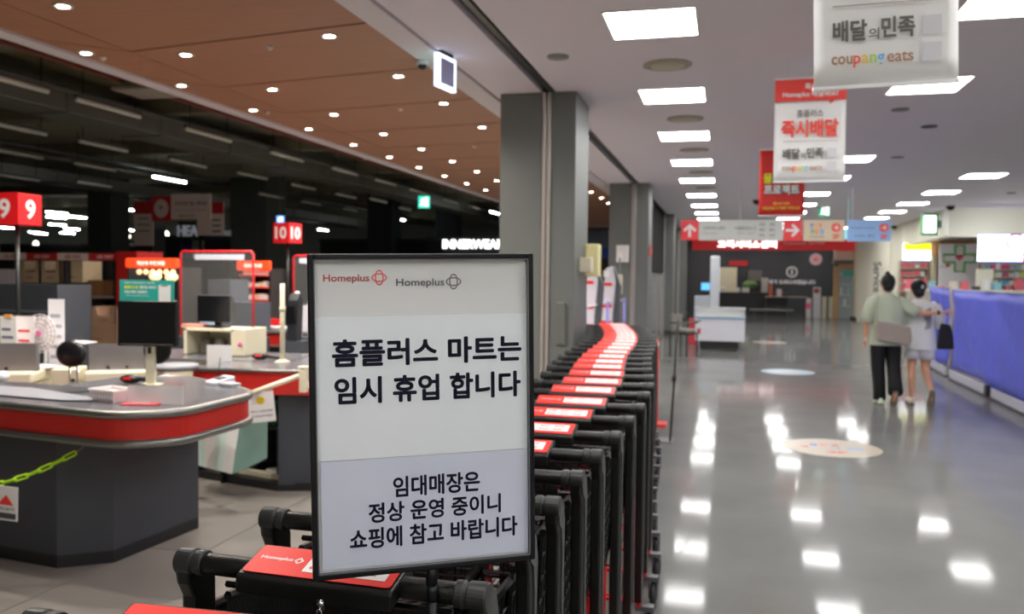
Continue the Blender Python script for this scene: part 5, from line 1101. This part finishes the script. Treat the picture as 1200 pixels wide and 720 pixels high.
MB().bx(-.01, w_+.01, -.01, .0, .925, .945).bx(-.01, w_+.01, .75, .76, .925, .945).bx(-.01, 0, 0, .75, .925, .945).bx(w_, w_+.01, 0, .75, .925, .945).build('top_rail', flat('#b8bcbb'), t)
MB().bx(.05, w_-.05, .05, .7, .72, .78).build('contents', flat('#b7c2b8'), t)
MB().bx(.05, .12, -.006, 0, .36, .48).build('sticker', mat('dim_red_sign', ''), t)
# chair by the freezer
a = at(797, 402, z=0)
t = thing('corridor_chair', 'black framed chair with grey cushion left of the chest freezer', 'chair', (-.82, 18.2, 0), rad(60))
for (x, y) in ((-.2, -.2), (.2, -.2), (-.2, .2), (.2, .2)): MB().bx(x-.014, x+.014, y-.014, y+.014, 0, .44).build('leg', flat('#1c1c1c'), t)
MB().bx(-.22, .22, -.22, .22, .44, .47).build('seat', flat('#1c1c1c'), t); MB().bx(-.2, .2, -.18, .2, .47, .55).build('cushion', mat('grey_cushion', '#77736b', .8), t, bevel=.03)
MB().bx(-.2, .2, .16, .22, .55, .85).build('backrest', mat('grey_cushion', ''), t, bevel=.02)
MB().bx(-.23, -.2, -.2, .2, .66, .69).bx(.2, .23, -.2, .2, .66, .69).build('armrest', flat('#3a352f'), t)
# gate device behind freezer
a = at(836, 352, Y=22.5)
t = thing('white_column_device', 'tall slim white column standing behind the chest freezer', 'column', (at(837, 360, Y=22.5).x, 22.5, 0))
MB().bx(-.12, .12, 0, .2, 0, 2.18).build('body', mat('pale_column', '#adb1b6', .4), t, bevel=.03); MB().bx(-.5, -.12, .02, .3, 0, 1.15).build('side_cabinet', mat('pale_cab', '#9aa0a6', .45), t, bevel=.01)
t = thing('kiosk', 'dark kiosk post with blue lit screen left of the white column', 'kiosk', (at(825, 333, Y=24).x, 24, 0))
MB().bx(-.06, .06, 0, .1, 0, 1.3).build('post', flat('#232629'), t); MB().bx(-.1, .18, -.06, 0, 1.25, 1.5).build('housing', flat('#1d1f22'), t, bevel=.01); MB().bx(-.07, .16, -.066, -.06, 1.28, 1.48).build('screen', flat('#5fb0e8', .3, 1.2), t)
o = MB().bx(-.1, .1, 0, .25, .0, .62).build('red_bin', flat('#b0303a'), None, bevel=.02, loc=(at(812, 375, Y=21.2).x, 21.2, 0)); tag(o, 'red bin between the chair and the chest freezer', 'bin')
# black queue post with thin arm
a = at(785, 519, z=0)
t = thing('barrier_post', 'thin black barrier post with flat grey base on the corridor floor', 'post', (a.x, a.y, 0))
MB().tube([(0, 0, 0), (.055, .1, 1.2)], .011, 8).tube([(.025, .05, .6), (.028, .055, .66)], .02, 8).build('post', flat('#141414', .4), t, smooth=True)
MB().bx(-.28, .02, -.05, .2, 0, .012).build('base', flat('#4d504f', .4), t, bevel=.003)
MB().tube([(.055, .1, 1.16), (.25, .9, 1.16)], .008, 6).build('arm', flat('#141414', .4), t)
# traffic cone like red post with yellow
a = at(768, 402, z=0.9)
t = thing('red_post', 'short red and white marker post beside the far carts', 'post', (at(769, 440, z=0).x, 9.7, 0))
a = at(769, 404, Y=9.4); t.location = (a.x, 9.4, 0)
MB().tube([(0, 0, 0), (0, 0, a.z+.05)], .03, 10).build('post', M_RED, t, smooth=True); MB().tube([(0, 0, a.z-.02), (0, 0, a.z+.02)], .032, 10).build('white_band', M_WHITE, t, smooth=True); MB().box(0, 0, 0, .25, .25, .03).build('base', M_RED, t)
# anti-theft gates, purple posts and rail
for k, (px, py0, Y, l) in enumerate([(689, 307, 12.6, 'curved pale security gate with red stripes nearest the pillar'), (711, 312, 14.0, 'second curved pale security gate with red stripes')]):
    a = at(px, py0, Y=Y)
    t = thing('security_gate', l, 'security gate', (a.x, Y, 0), rad(-18)); h = a.z
    MB().front([(-.16, 0), (.12, 0), (.12, h*.55), (.17, h*.85), (.12, h), (-.02, h*.98), (-.1, h*.6)], 0, .06).build('panel', mat('gate_white', '#b6b4bf', .4), t, bevel=.02)
    MB().front([(.12, 0), (.2, 0), (.2, h*.5), (.24, h*.82), (.12, h), (.17, h*.85), (.12, h*.55)], .0, .07).build('dark_edge', flat('#43464c', .4), t)
    for z in (.35, .47, .62, .82): MB().bx(-.12, .1, -.008, -.001, h*z, h*z+.05).build('red_stripe', M_RED, t)
    MB().bx(-.05, .05, -.008, -.001, h*.9, h*.96).build('label_patch', M_WHITE, t)
for k, (px, Y, l) in enumerate([(701, 13.2, 'thin pole with white box beside the first security gate'), (726, 15.3, 'thin pole with white box beside the second security gate')]):
    a = at(px, 322, Y=Y); t = thing('sensor_pole', l, 'pole', (a.x, Y, 0))
    MB().tube([(0, 0, 0), (0, 0, a.z+.35)], .014, 8).build('pole', flat('#55585a'), t, smooth=True); MB().bx(-.05, .05, -.04, .04, a.z-.35, a.z+.0).build('box_body', M_CREAM, t, bevel=.01); MB().bx(-.03, .03, -.03, .03, a.z+.3, a.z+.4).build('top_box', M_WHITE, t)
rx0, rx1 = Vector((-1.88, 10.6, 1.2)), Vector((-1.80, 15.8, 1.2))
t = thing('entrance_rail', 'chrome entrance rail on lilac posts beyond the carts', 'rail', (0, 0, 0))
MB().tube([tuple(rx0), tuple(rx1)], .02, 8)  .build('top_rail', mat('bright_rail', '#c4c4cc', .3, .3), t, smooth=True)
for k in range(6):
    p = rx0.lerp(rx1, k/5); MB().tube([(p.x, p.y, 0), (p.x, p.y, 1.24)], .024, 8).build('post', mat('lilac_post', '#6c6aa8', .35, .3), t, smooth=True)
# floor stickers
for (px, py, r, c, l) in [(975, 525, .45, '#9a9182', 'round cream floor sticker with coloured lettering, nearest'), (923, 436, .45, '#7d949f', 'round pale blue floor sticker farther down the corridor'), (902, 401.5, .42, '#918b80', 'round cream floor sticker farthest down the corridor')]:
    p = at(px, py, z=0); t = thing('floor_sticker', l, 'sticker', (p.x, p.y, 0))
    MB().lathe([(.001, 0), (r, 0), (r, .0015), (.001, .0015)], 48).build('disc', mat('sticker'+c, c, .3), t)
    if py > 500:
        for s, cc, x, y, w1, h1 in (('장', '#3f62c0', -.16, .1, .08, .1), ('난', '#c84a60', -.06, .12, .08, .1), ('감', '#c03a30', .04, .12, .08, .1), ('아', '#b03040', -.25, -.02, .07, .1), ('이', '#3f9ab0', .02, -.03, .09, .1), ('천국', '#5a90c8', .2, -.02, .16, .1), ('2F', '#c03a30', .02, -.22, .18, .09)):
            lettering('lettering', t, s, flat(cc), x, y, w1, h1, 0, .05, rot=(rad(-90), 0, 0))
        for c_ in t.children:
            if c_.name.startswith('lettering'): c_.location = (c_.location.x, c_.location.z, .002)
    else: MB().bx(-.12, .12, -.2, -.12, .0015, .002).build('red_print', flat('#b06a6a'), t)

# ================================================================== PHARMACY FRONT
# blue tarpaulin fence
def tarp(p0, p1, zt0, zt1, label, n=26):
    p0, p1 = Vector(p0), Vector(p1); d = (p1-p0); L_ = d.length; a = math.atan2(d.y, d.x)
    t = thing('tarpaulin_fence', label, 'fence', (p0.x, p0.y, 0), a)
    vs = []; fs = []; mz = 9; r_ = random.Random(3)
    for i in range(n+1):
        for j in range(mz+1):
            u, v = i/n, j/mz; zt = zt0+(zt1-zt0)*u; z = .17+.02*math.sin(u*9)+v*(zt-.17-.02*math.sin(u*9))
            yb = .02*math.sin(u*13+v*3)*(1-abs(v-.5))+.012*math.sin(u*31+v*11)+r_.uniform(-.004, .004)
            vs.append((u*L_, yb, z))
    for i in range(n):
        for j in range(mz): k = i*(mz+1)+j; fs.append((k, k+mz+1, k+mz+2, k+1))
    o = MB().add(vs, fs).build('sheet', M_SHEET, t, smooth=True); s = o.modifiers.new('thickness', 'SOLIDIFY'); s.thickness = .004
    MB().tube([(0, 0, zt0+.005), (L_, 0, zt1+.005)], .014, 8).build('top_rail', flat('#8b8a96', .4), t, smooth=True)
    for q in ([0, L_] if L_ < 2.5 else [0, L_*.5, L_]): MB().tube([(q, .05, 0), (q, .05, zt0+(zt1-zt0)*q/L_)], .02, 8).build('post', flat('#8d8494', .4), t, smooth=True)
    MB().bx(0, L_, -.035, -.015, .03, .16).build('kick_board', mat('kick_white', '#a9a9b4', .4), t, bevel=.004); MB().bx(0, L_, -.05, .03, 0, .03).build('sill', flat('#3b3c44', .4), t)
    return t
t = tarp((3.62, 15.25), (3.50, 8.6), 1.46, 1.46, 'long blue tarpaulin barrier in front of the pharmacy', 60)
MB().box(2.35, -.06, .03, .14, .06, .16).build('black_foot', flat('#1b1b22', .4), t, bevel=.02)
tarp((3.78, 17.6), (3.64, 15.6), 1.5, 1.48, 'short blue tarpaulin section behind the woman in white')
o = MB().box(0, 0, 0, .25, .3, .14).build('cream_block', flat('#b0a894'), None, bevel=.01, loc=(3.80, 16.5, .3)); tag(o, 'cream block on the rail between the two blue sheets', 'block'); o.location = (*at(1102, 425, Y=17.9).xy, .0)
# pharmacy inside
def pblk(*a, **k): return blk(*a, **k)
YB = 27.5
a, b = at(1100, 345, Y=YB), at(1148, 286, Y=YB)
t = thing('pharmacy_poster_wall', 'white pharmacy wall panel with green cross and red hearts', 'panel', ((a.x+b.x)/2, YB, 0)); w_ = b.x-a.x
MB().bx(-w_/2, w_/2, 0, .1, 0, b.z).build('panel', mat('poster_white', '#c4c2c4', .5), t)
cz = at(1124, 303, Y=YB).z
cr = [(-.12, -.4), (.12, -.4), (.12, -.12), (.4, -.12), (.4, .12), (.12, .12), (.12, .4), (-.12, .4), (-.12, .12), (-.4, .12), (-.4, -.12), (-.12, -.12)]
MB().tube([(x*1.05, -.01, z*.95+cz) for x, z in cr], .045, 6, closed=True).build('green_cross', flat('#5c9a52'), t)
for (x, z, s) in ((0, cz+.03, .12), (-.3, cz-.2, .07)): MB().ball((x-s*.4, -.012, z+s*.2), (s*.55, .01, s*.5)).ball((x+s*.4, -.012, z+s*.2), (s*.55, .01, s*.5)).front([(x-s*.9, z), (x, z-s*.9), (x+s*.9, z)], -.014, -.002).build('heart', flat('#b8424e'), t)
lettering('lettering', t, '약국', flat('#777a7a'), -.42, cz-.25, .2, .08, -.005)
def lightbox(x0, y0, x1, y1, Y, label, col='#f6fbff', g=3.0):
    a, b = at(x0, y1, Y=Y), at(x1, y0, Y=Y); w_, h = b.x-a.x, b.z-a.z
    t = thing('light_box_sign', label, 'sign', ((a.x+b.x)/2, Y, a.z))
    MB().bx(-w_/2, w_/2, 0, .12, 0, h).build('glowing_face', flat(col, .5, g), t); MB().bx(-w_/2-.02, w_/2+.02, .02, .16, -.03, 0).bx(-w_/2-.02, w_/2+.02, .02, .16, h, h+.02).build('case', flat('#5a68c8', .5), t)
    return t, w_, h
t, w_, h = lightbox(1147, 275, 1262, 306, 22.2, 'large white lit pharmacy sign box with magenta letter', g=3.5)
MB().tube([(.19*math.cos(a*math.pi/14), -.02, .17*math.sin(a*math.pi/14)) for a in range(28)], .025, 6, closed=True).build('letter_ring', mat('magenta', '#c2357a', .5), t, loc=(at(1190, 281, Y=22.2).x-t.location.x, 0, h-.17)); x_ = at(1192, 289, Y=22.2).x-t.location.x
MB().bx(x_-.2, x_+.3, -.03, -.005, h-.46, h-.42).build('letter_bar', mat('magenta', ''), t); MB().bx(x_+.12, x_+.17, -.03, -.005, h-.66, h-.42).build('letter_stem', mat('magenta', ''), t)
t, w_, h = lightbox(1059, 285, 1091, 305, 28.5, 'yellow and white lit sign box left of the pharmacy poster', g=2.6)
MB().bx(-w_/2, w_/2, -.01, 0, h*.58, h).build('yellow_band', flat('#e8e61e', .5, 1.4), t)
lettering('lettering', t, '처방조제 · 건강상담', flat('#8aa4d8'), .1, h*.33, w_*.7, h*.1, -.005)
blk('column', 'cream column left of the pharmacy poster', 'column', 1090.5, 300, 1098, 372, 28.2, .3, '#bcb6a0', floor_=True)
blk('column', 'warm orange column above the cream one beside the lit sign', 'column', 1090.5, 281, 1101, 300, 28.6, .3, '#b98f62')
GB = []; ORD = ['first', 'second', 'third', 'fourth', 'fifth', 'sixth', 'seventh', 'eighth', 'ninth', 'tenth', 'eleventh', 'twelfth', 'thirteenth', 'fourteenth']
def goods_shelf(x0, x1, ytop, ybot, Y, label, rows_, grp, seed=1, pal=('#c86a70', '#d9d0cc', '#7fa6b0', '#b7c46a', '#d9a66a', '#8a94c4', '#e0dedc')):
    r_ = random.Random(seed); a, b = at(x0, ybot, Y=Y), at(x1, ytop, Y=Y); w_ = b.x-a.x
    t = thing('goods_shelf', label, 'shelf', ((a.x+b.x)/2, Y, 0)); zb = a.z; H_ = b.z-a.z
    MB().bx(-w_/2, w_/2, .3, .34, 0, b.z).bx(-w_/2, -w_/2+.02, 0, .3, 0, b.z).bx(w_/2-.02, w_/2, 0, .3, 0, b.z).build('case', flat('#a59a88'), t)
    for k in range(rows_):
        z = zb+H_*k/rows_; MB().bx(-w_/2, w_/2, 0, .3, z, z+.02).build('shelf_board', flat('#c2bcae'), t)
    for k in range(rows_):
        z = zb+H_*k/rows_+.02; x = -w_/2+.03; hm = H_/rows_-.05
        while x < w_/2-.12:
            bw = r_.uniform(.07, .15); bh = hm*r_.uniform(.55, .98); c = r_.choice(pal)
            o = MB().bx(-bw/2, bw/2, 0, .15, 0, bh).build('medicine_box', flat(c), None, loc=(t.location.x+x+bw/2, Y+.03, z)); k_ = k; cn = {'#c86a70': 'rose', '#d9d0cc': 'off white', '#7fa6b0': 'pale teal', '#b7c46a': 'lime', '#d9a66a': 'tan', '#8a94c4': 'lavender', '#e0dedc': 'white', '#4f9ac8': 'bright blue', '#c84a7a': 'magenta'}.get(c, 'coloured')
            nth = sum(1 for q_ in GB if q_ == (grp, k, cn)); GB.append((grp, k, cn)); tag(o, f'{cn} box, {ORD[nth]} of its colour from left, {ORD[k]} row up, {grp}', 'box', f'{cn} boxes on {grp}'); x += bw+r_.uniform(.01, .04)
    return t
goods_shelf(1054, 1089, 306, 342, 28.4, 'goods shelf below the yellow and white lit sign', 4, 'the yellow sign shelf', 2, ('#c86a70', '#d9d0cc', '#d9a66a', '#c86a70'))
goods_shelf(1152, 1290, 308, 344, 25.8, 'wide shelf of colourful pharmacy goods at the right edge', 4, 'the right shelf', 5, ('#7fa6b0', '#4f9ac8', '#e0dedc', '#b7c46a', '#c84a7a', '#8a94c4', '#d9d0cc'))
t = thing('pharmacy_counter', 'pale pharmacy service counter behind the blue barrier', 'counter', (at(1130, 345, Y=24).x, 24.4, 0))
MB().bx(-1.2, 2.7, 0, .5, 0, 1.33).build('body', flat('#a8a294'), t); MB().bx(-1.25, 2.75, -.05, .55, 1.33, 1.38).build('top', flat('#c4c0b2'), t)
r_ = random.Random(11)
cx0 = t.location.x-1.15
for k in range(14):
    c, cn = r_.choice([('#3a3c44', 'dark'), ('#c7cdd0', 'white'), ('#d6a84a', 'yellow'), ('#c05a66', 'rose'), ('#7fb2c0', 'pale teal'), ('#b8b0a4', 'beige'), ('#d05a8a', 'pink')])
    bw, bh = r_.uniform(.1, .2), r_.uniform(.08, .30)
    o = MB().bx(-bw/2, bw/2, 0, .15, 0, bh).build('display_carton', flat(c), None, bevel=.008, loc=(cx0+k*.26, 24.5+r_.uniform(0, .15), 1.38)); tag(o, f'{cn} display carton, {ORD[k]} from left on the pharmacy counter', 'carton', f'{cn} cartons on the pharmacy counter')
a = at(1153, 320, Y=24.9); o = MB().bx(-.18, .18, 0, .2, 0, a.z+.1-1.38).build('counter_display', flat('#c9c4b4'), None, loc=(a.x, 24.75, 1.38)); tag(o, 'tall cream counter display left of the colourful goods shelf', 'display')
# bulkhead box sign
a = at(1105, 263, X=5.36)
t = thing('projecting_sign', 'small green edged lit sign box projecting from the cream bulkhead', 'sign', (5.12, a.y, a.z), rad(8))
MB().bx(-.28, .12, -.06, .06, -.28, .28).build('case', flat('#3f8a3a', .4), t, bevel=.01); MB().bx(-.25, .06, -.07, -.06, -.22, .22).build('face', flat('#dfe6ff', .5, 2.2), t); MB().bx(.12, .26, -.03, .03, -.1, .1).build('bracket', M_ALU, t)

# ================================================================== PEOPLE
def skin_fig(name, nodes, edges, M, parent, sub=2):
    """one continuous surface grown round a skeleton; nodes: key -> (x, y, z, rx, ry)"""
    keys = list(nodes); me = bpy.data.meshes.new(name)
    me.from_pydata([nodes[k][:3] for k in keys], [(keys.index(a), keys.index(b)) for a, b in edges], [])
    o = bpy.data.objects.new(name, me); COL.objects.link(o); o.parent = parent
    o.modifiers.new('skin', 'SKIN').use_smooth_shade = True
    for i, k in enumerate(keys):
        sv = me.skin_vertices[0].data[i]; sv.radius = (nodes[k][3], nodes[k][4]); sv.use_root = (i == 0)
    s = o.modifiers.new('subdivision', 'SUBSURF'); s.levels = s.render_levels = sub
    me.materials.append(M)
    return o
def ering(cx, cy, z, rx, ry, n=20, ax=None):
    return [(cx+rx*math.cos(2*math.pi*i/n), cy+ry*math.sin(2*math.pi*i/n), z) for i in range(n)]
def limb(mb, pts, rs, n=12): mb.tube(pts, rs, n)
def hand(mb, w0, d, s=1, palm=(0, 0, 1), curl=.5):
    """palm and five fingers from the wrist along d"""
    d = Vector(d).normalized(); n_ = Vector(palm).normalized(); side = d.cross(n_).normalized(); w0 = Vector(w0)
    mb.tube([w0, w0+d*.03, w0+d*.085], [(.020, .014), (.036, .015), (.038, .013)], 10)
    for k, (o_, l) in enumerate(((-.027, .065), (-.009, .076), (.009, .072), (.026, .055))):
        b = w0+d*.08+side*o_; m_ = b+d*l*.5-n_*curl*.012; e = b+d*l*.85-n_*curl*.045
        mb.tube([b, m_, e], [.0088, .008, .0065], 6)
    b = w0+d*.03-side*.03*s; mb.tube([b, b+d*.025-side*.02*s, b+d*.055-side*.022*s-n_*.01], [.011, .0095, .007], 6)
SK = mat('skin', '#b98a70', .55); HAIR = mat('black_hair', '#0e0d0e', .45, bump=.4, bscale=90)
def face(t, c, s=1):
    """head facing +y"""
    x, y, z = c
    f = MB().ball((x, y, z), (.074, .092, .112), 22).ball((x, y+.03, z-.06), (.055, .055, .055), 16)
    f.tube([(x, y+.088, z+.02), (x, y+.108, z-.02), (x, y+.09, z-.03)], [.008, .012, .01], 8)
    for q in (-1, 1): f.tube([(x+q*.073, y-.01, z+.025), (x+q*.083, y-.014, z), (x+q*.073, y-.005, z-.03)], [(.006, .012), (.008, .016), (.005, .01)], 8)
    f.build('head', SK, t, smooth=True)
    for q in (-1, 1): MB().ball((x+q*.028, y+.083, z+.01), (.012, .006, .006)).build('eye', M_DARK, t)
    MB().ball((x, y+.085, z-.058), (.024, .01, .006)).build('mouth', mat('lips', '#a05a50', .5), t)
# ---- man (left), seen from behind, walking
man = thing('person', 'person in pale green shirt and black trousers, arm round companion', 'person', (2.03, 11.86, 0), rad(3))
N = {'pelvis': (0, 0, .90, .13, .09), 'waist': (.01, 0, 1.04, .125, .085), 'chest': (.01, .0, 1.24, .15, .10), 'neck0': (.01, .0, 1.40, .06, .055), 'neck': (.012, .012, 1.475, .05, .05),
     'hipL': (-.085, 0, .86, .085, .08), 'kneeL': (-.075, .05, .48, .055, .055), 'ankL': (-.055, -.0, .09, .035, .037), 'toeL': (-.06, .13, .035, .035, .025),
     'hipR': (.085, 0, .86, .085, .08), 'kneeR': (.10, .02, .49, .055, .055), 'ankR': (.075, -.25, .20, .035, .037), 'toeR': (.07, -.17, .07, .035, .025),
     'shL': (-.17, 0, 1.36, .055, .055), 'elL': (-.245, -.03, 1.09, .038, .038), 'wrL': (-.245, .03, .86, .024, .024),
     'shR': (.19, 0, 1.36, .055, .055), 'elR': (.42, -.10, 1.19, .037, .037), 'wrR': (.62, -.13, 1.215, .024, .024)}
E_ = [('pelvis', 'waist'), ('waist', 'chest'), ('chest', 'neck0'), ('neck0', 'neck'), ('pelvis', 'hipL'), ('hipL', 'kneeL'), ('kneeL', 'ankL'), ('ankL', 'toeL'), ('pelvis', 'hipR'), ('hipR', 'kneeR'), ('kneeR', 'ankR'), ('ankR', 'toeR'), ('chest', 'shL'), ('shL', 'elL'), ('elL', 'wrL'), ('chest', 'shR'), ('shR', 'elR'), ('elR', 'wrR')]
skin_fig('body', N, E_, SK, man)
f = MB(); hand(f, (-.245, .03, .86), (0, .15, -1), 1, (1, 0, 0)); hand(f, (.62, -.13, 1.215), (.98, .12, .05), -1, (0, -1, 0), .8); f.build('hands', SK, man, smooth=True)
face(man, (.01, .02, 1.565))
f = MB().ball((.01, .0, 1.595), (.088, .100, .105), 22).ball((.01, -.03, 1.535), (.07, .07, .075), 16).ball((.0, .0, 1.70), (.03, .034, .03), 12); f.build('hair', HAIR, man, smooth=True)
f = MB(); f.loft([ering(.01, -.005, .775, .205, .135), ering(.01, -.005, .79, .208, .137), ering(.01, 0, .95, .195, .13), ering(.01, 0, 1.12, .195, .13), ering(.01, 0, 1.27, .20, .13), ering(.01, .0, 1.35, .19, .115), ering(.01, .0, 1.405, .13, .09), ering(.01, .01, 1.43, .07, .07), ering(.01, .01, 1.445, .06, .06)])
f.tube([(-.13, 0, 1.35), (-.18, -.005, 1.32), (-.225, -.02, 1.19), (-.25, -.03, 1.07)], [.07, .075, .075, .083], 14)
f.tube([(.14, 0, 1.345), (.20, -.01, 1.31), (.29, -.05, 1.24), (.36, -.08, 1.195)], [.07, .078, .08, .088], 14)
shirt = f.build('shirt', mat('sage_shirt', '#a3ab98', .85, bump=.5, bscale=9), man, smooth=True)
f = MB(); f.loft([ering(.0, 0, .97, .165, .12), ering(0, 0, .85, .18, .125), ering(0, 0, .78, .17, .12)])
f.tube([(-.085, 0, .86), (-.085, .03, .68), (-.075, .05, .48), (-.06, .02, .25), (-.055, -.0, .06)], [.10, .095, .085, .078, .078], 14)
f.tube([(.085, 0, .86), (.10, .02, .68), (.105, .015, .50), (.095, -.11, .33), (.077, -.25, .19)], [.10, .095, .085, .085, .09], 14)
f.build('trousers', mat('black_trousers', '#0b0b0d', .8), man, smooth=True)
def shoe(t, x, y, z, pitch, M_, name='shoe', yaw=0):
    T = Matrix.Translation((x, y, z)) @ Matrix.Rotation(yaw, 4, 'Z') @ Matrix.Rotation(pitch, 4, 'X')
    o = MB().loft([[(px_*.9, py_, 0) for px_, py_ in FOOT], [(px_, py_, .02) for px_, py_ in FOOT], [(px_*.95, py_*.97-.004, .045) for px_, py_ in FOOT], [(px_*.7, py_*.7-.03, .075) for px_, py_ in FOOT]], T=T).build(name, M_, t, smooth=True)
    MB().loft([[(px_*1.03, py_*1.02, -.012) for px_, py_ in FOOT], [(px_*1.03, py_*1.02, .012) for px_, py_ in FOOT]], T=T).build('sole', mat('shoe_sole', '#6a5f50', .7), o)
FOOT = [(.0, -.075), (.025, -.068), (.034, -.04), (.036, .02), (.044, .09), (.042, .14), (.025, .175), (.0, .185), (-.025, .175), (-.042, .14), (-.044, .09), (-.036, .02), (-.034, -.04), (-.025, -.068)]
shoe(man, -.057, .0, .013, 0, mat('mint_shoe', '#b7c8b4', .6)); shoe(man, .075, -.23, .155, rad(-58), mat('mint_shoe', ''))
f = MB().front([(-.15, .84), (.25, .78), (.27, .86), (.25, 1.03), (-.13, 1.09), (-.17, 1.0)], -.20, -.13).build('shoulder_bag', mat('taupe_bag', '#8c8179', .8, bump=.3, bscale=12), man, bevel=.025, seg=3)
MB().tube([(-.14, -.15, 1.07), (-.15, -.14, 1.22), (-.12, -.08, 1.40), (-.10, .03, 1.42)], [(.012, .004)]*4, 6).build('strap', mat('taupe_bag', ''), man)
MB().tube([(.575, -.125, 1.21), (.6, -.128, 1.213)], .03, 12).build('wristwatch', M_DARK, man)
# ---- woman (right)
wo = thing('person', 'person in white shirt, white shorts and black cap carrying black bag', 'person', (2.47, 12.02, 0), rad(2))
N = {'pelvis': (0, 0, .84, .12, .09), 'waist': (0, 0, .98, .10, .075), 'chest': (0, 0, 1.18, .13, .09), 'neck0': (-.01, 0, 1.34, .05, .05), 'neck': (-.03, .012, 1.41, .043, .043),
     'hipL': (-.08, 0, .80, .08, .08), 'kneeL': (-.09, .03, .45, .052, .055), 'calfL': (-.09, -.01, .33, .048, .052), 'ankL': (-.085, 0, .08, .03, .032), 'toeL': (-.09, .13, .03, .032, .02),
     'hipR': (.08, 0, .80, .08, .08), 'kneeR': (.085, .05, .46, .052, .055), 'calfR': (.09, -.05, .36, .047, .05), 'ankR': (.10, -.24, .21, .03, .032), 'toeR': (.10, -.2, .07, .032, .02),
     'shL': (-.16, 0, 1.31, .05, .05), 'elL': (-.22, .10, 1.08, .035, .035), 'wrL': (-.14, .26, 1.02, .023, .023),
     'shR': (.16, 0, 1.31, .05, .05), 'elR': (.25, .02, 1.06, .034, .034), 'wrR': (.255, .04, 1.20, .024, .024)}
N['wrR'] = (.26, .10, 1.16, .024, .024)
E_ = [('pelvis', 'waist'), ('waist', 'chest'), ('chest', 'neck0'), ('neck0', 'neck'), ('pelvis', 'hipL'), ('hipL', 'kneeL'), ('kneeL', 'calfL'), ('calfL', 'ankL'), ('ankL', 'toeL'), ('pelvis', 'hipR'), ('hipR', 'kneeR'), ('kneeR', 'calfR'), ('calfR', 'ankR'), ('ankR', 'toeR'), ('chest', 'shL'), ('shL', 'elL'), ('elL', 'wrL'), ('chest', 'shR'), ('shR', 'elR'), ('elR', 'wrR')]
skin_fig('body', N, E_, SK, wo)
f = MB(); hand(f, (-.14, .26, 1.02), (.5, .8, .1), 1, (0, 0, -1)); hand(f, (.26, .10, 1.16), (0, .3, .9), -1, (-1, 0, 0)); f.build('hands', SK, wo, smooth=True)
face(wo, (-.035, .02, 1.50))
f = MB().ball((-.035, .0, 1.515), (.086, .098, .10), 22).ball((-.035, -.03, 1.46), (.07, .07, .075), 16); f.build('hair', HAIR, wo, smooth=True)
f = MB().ball((-.035, .0, 1.535), (.094, .106, .093), 22).prism([(-.115, .07), (-.09, .15), (-.035, .175), (.02, .15), (.045, .07)], 1.535, 1.545); f.build('cap', mat('black_cap', '#101013', .7), wo, smooth=True)
MB().front([(-.03, 1.515), (.0, 1.51), (.005, 1.55), (-.02, 1.56)], -.111, -.100).build('cap_mark', flat('#9a9aa0'), wo)
f = MB(); f.loft([ering(0, 0, .715, .20, .14), ering(0, 0, .73, .203, .142), ering(0, 0, .90, .185, .13), ering(0, 0, 1.05, .165, .12), ering(0, 0, 1.2, .175, .12), ering(0, 0, 1.29, .17, .11), ering(-.01, 0, 1.345, .11, .085), ering(-.02, .01, 1.375, .06, .06)])
f.tube([(-.12, 0, 1.30), (-.17, .01, 1.27), (-.21, .06, 1.15), (-.225, .09, 1.07)], [.065, .08, .08, .085], 14)
f.tube([(.12, 0, 1.30), (.18, .005, 1.26), (.225, .01, 1.14), (.24, .02, 1.03), (.24, .03, 1.0)], [.06, .07, .068, .065, .055], 14)
f.build('shirt', mat('white_shirt', '#dcdbe0', .85, bump=.5, bscale=9), wo, smooth=True)
MB().front([(-.02, 1.2), (.07, 1.26), (.05, 1.12), (.02, .98), (.09, 1.0), (.1, 1.12), (.09, 1.27), (.0, 1.18)], -.135, -.122).build('shirt_print', flat('#8c8b90'), wo)
f = MB(); f.loft([ering(0, 0, .9, .15, .11), ering(0, 0, .8, .175, .12), ering(0, 0, .74, .175, .12)])
f.tube([(-.085, 0, .82), (-.09, .01, .70), (-.095, .01, .60)], [.10, .1, .105], 14); f.tube([(.085, 0, .82), (.09, .01, .70), (.092, .02, .60)], [.10, .1, .105], 14)
f.build('shorts', mat('white_shorts', '#c4c3ca', .85), wo, smooth=True)
shoe(wo, -.087, .0, .013, 0, mat('cream_shoe', '#c9bfae', .6)); shoe(wo, .10, -.24, .15, rad(-72), mat('cream_shoe', ''))
f = MB().front([(.2, .73), (.40, .73), (.385, .9), (.345, 1.05), (.225, 1.07)], -.06, .04).build('handbag', mat('black_bag', '#0c0c0f', .4), wo, bevel=.02)
MB().tube([(.23, -.02, 1.05), (.21, -.06, 1.2), (.19, -.02, 1.345), (.21, .05, 1.2), (.25, .03, 1.05)], [(.008, .004)]*5, 6).build('strap', mat('black_bag', ''), wo)
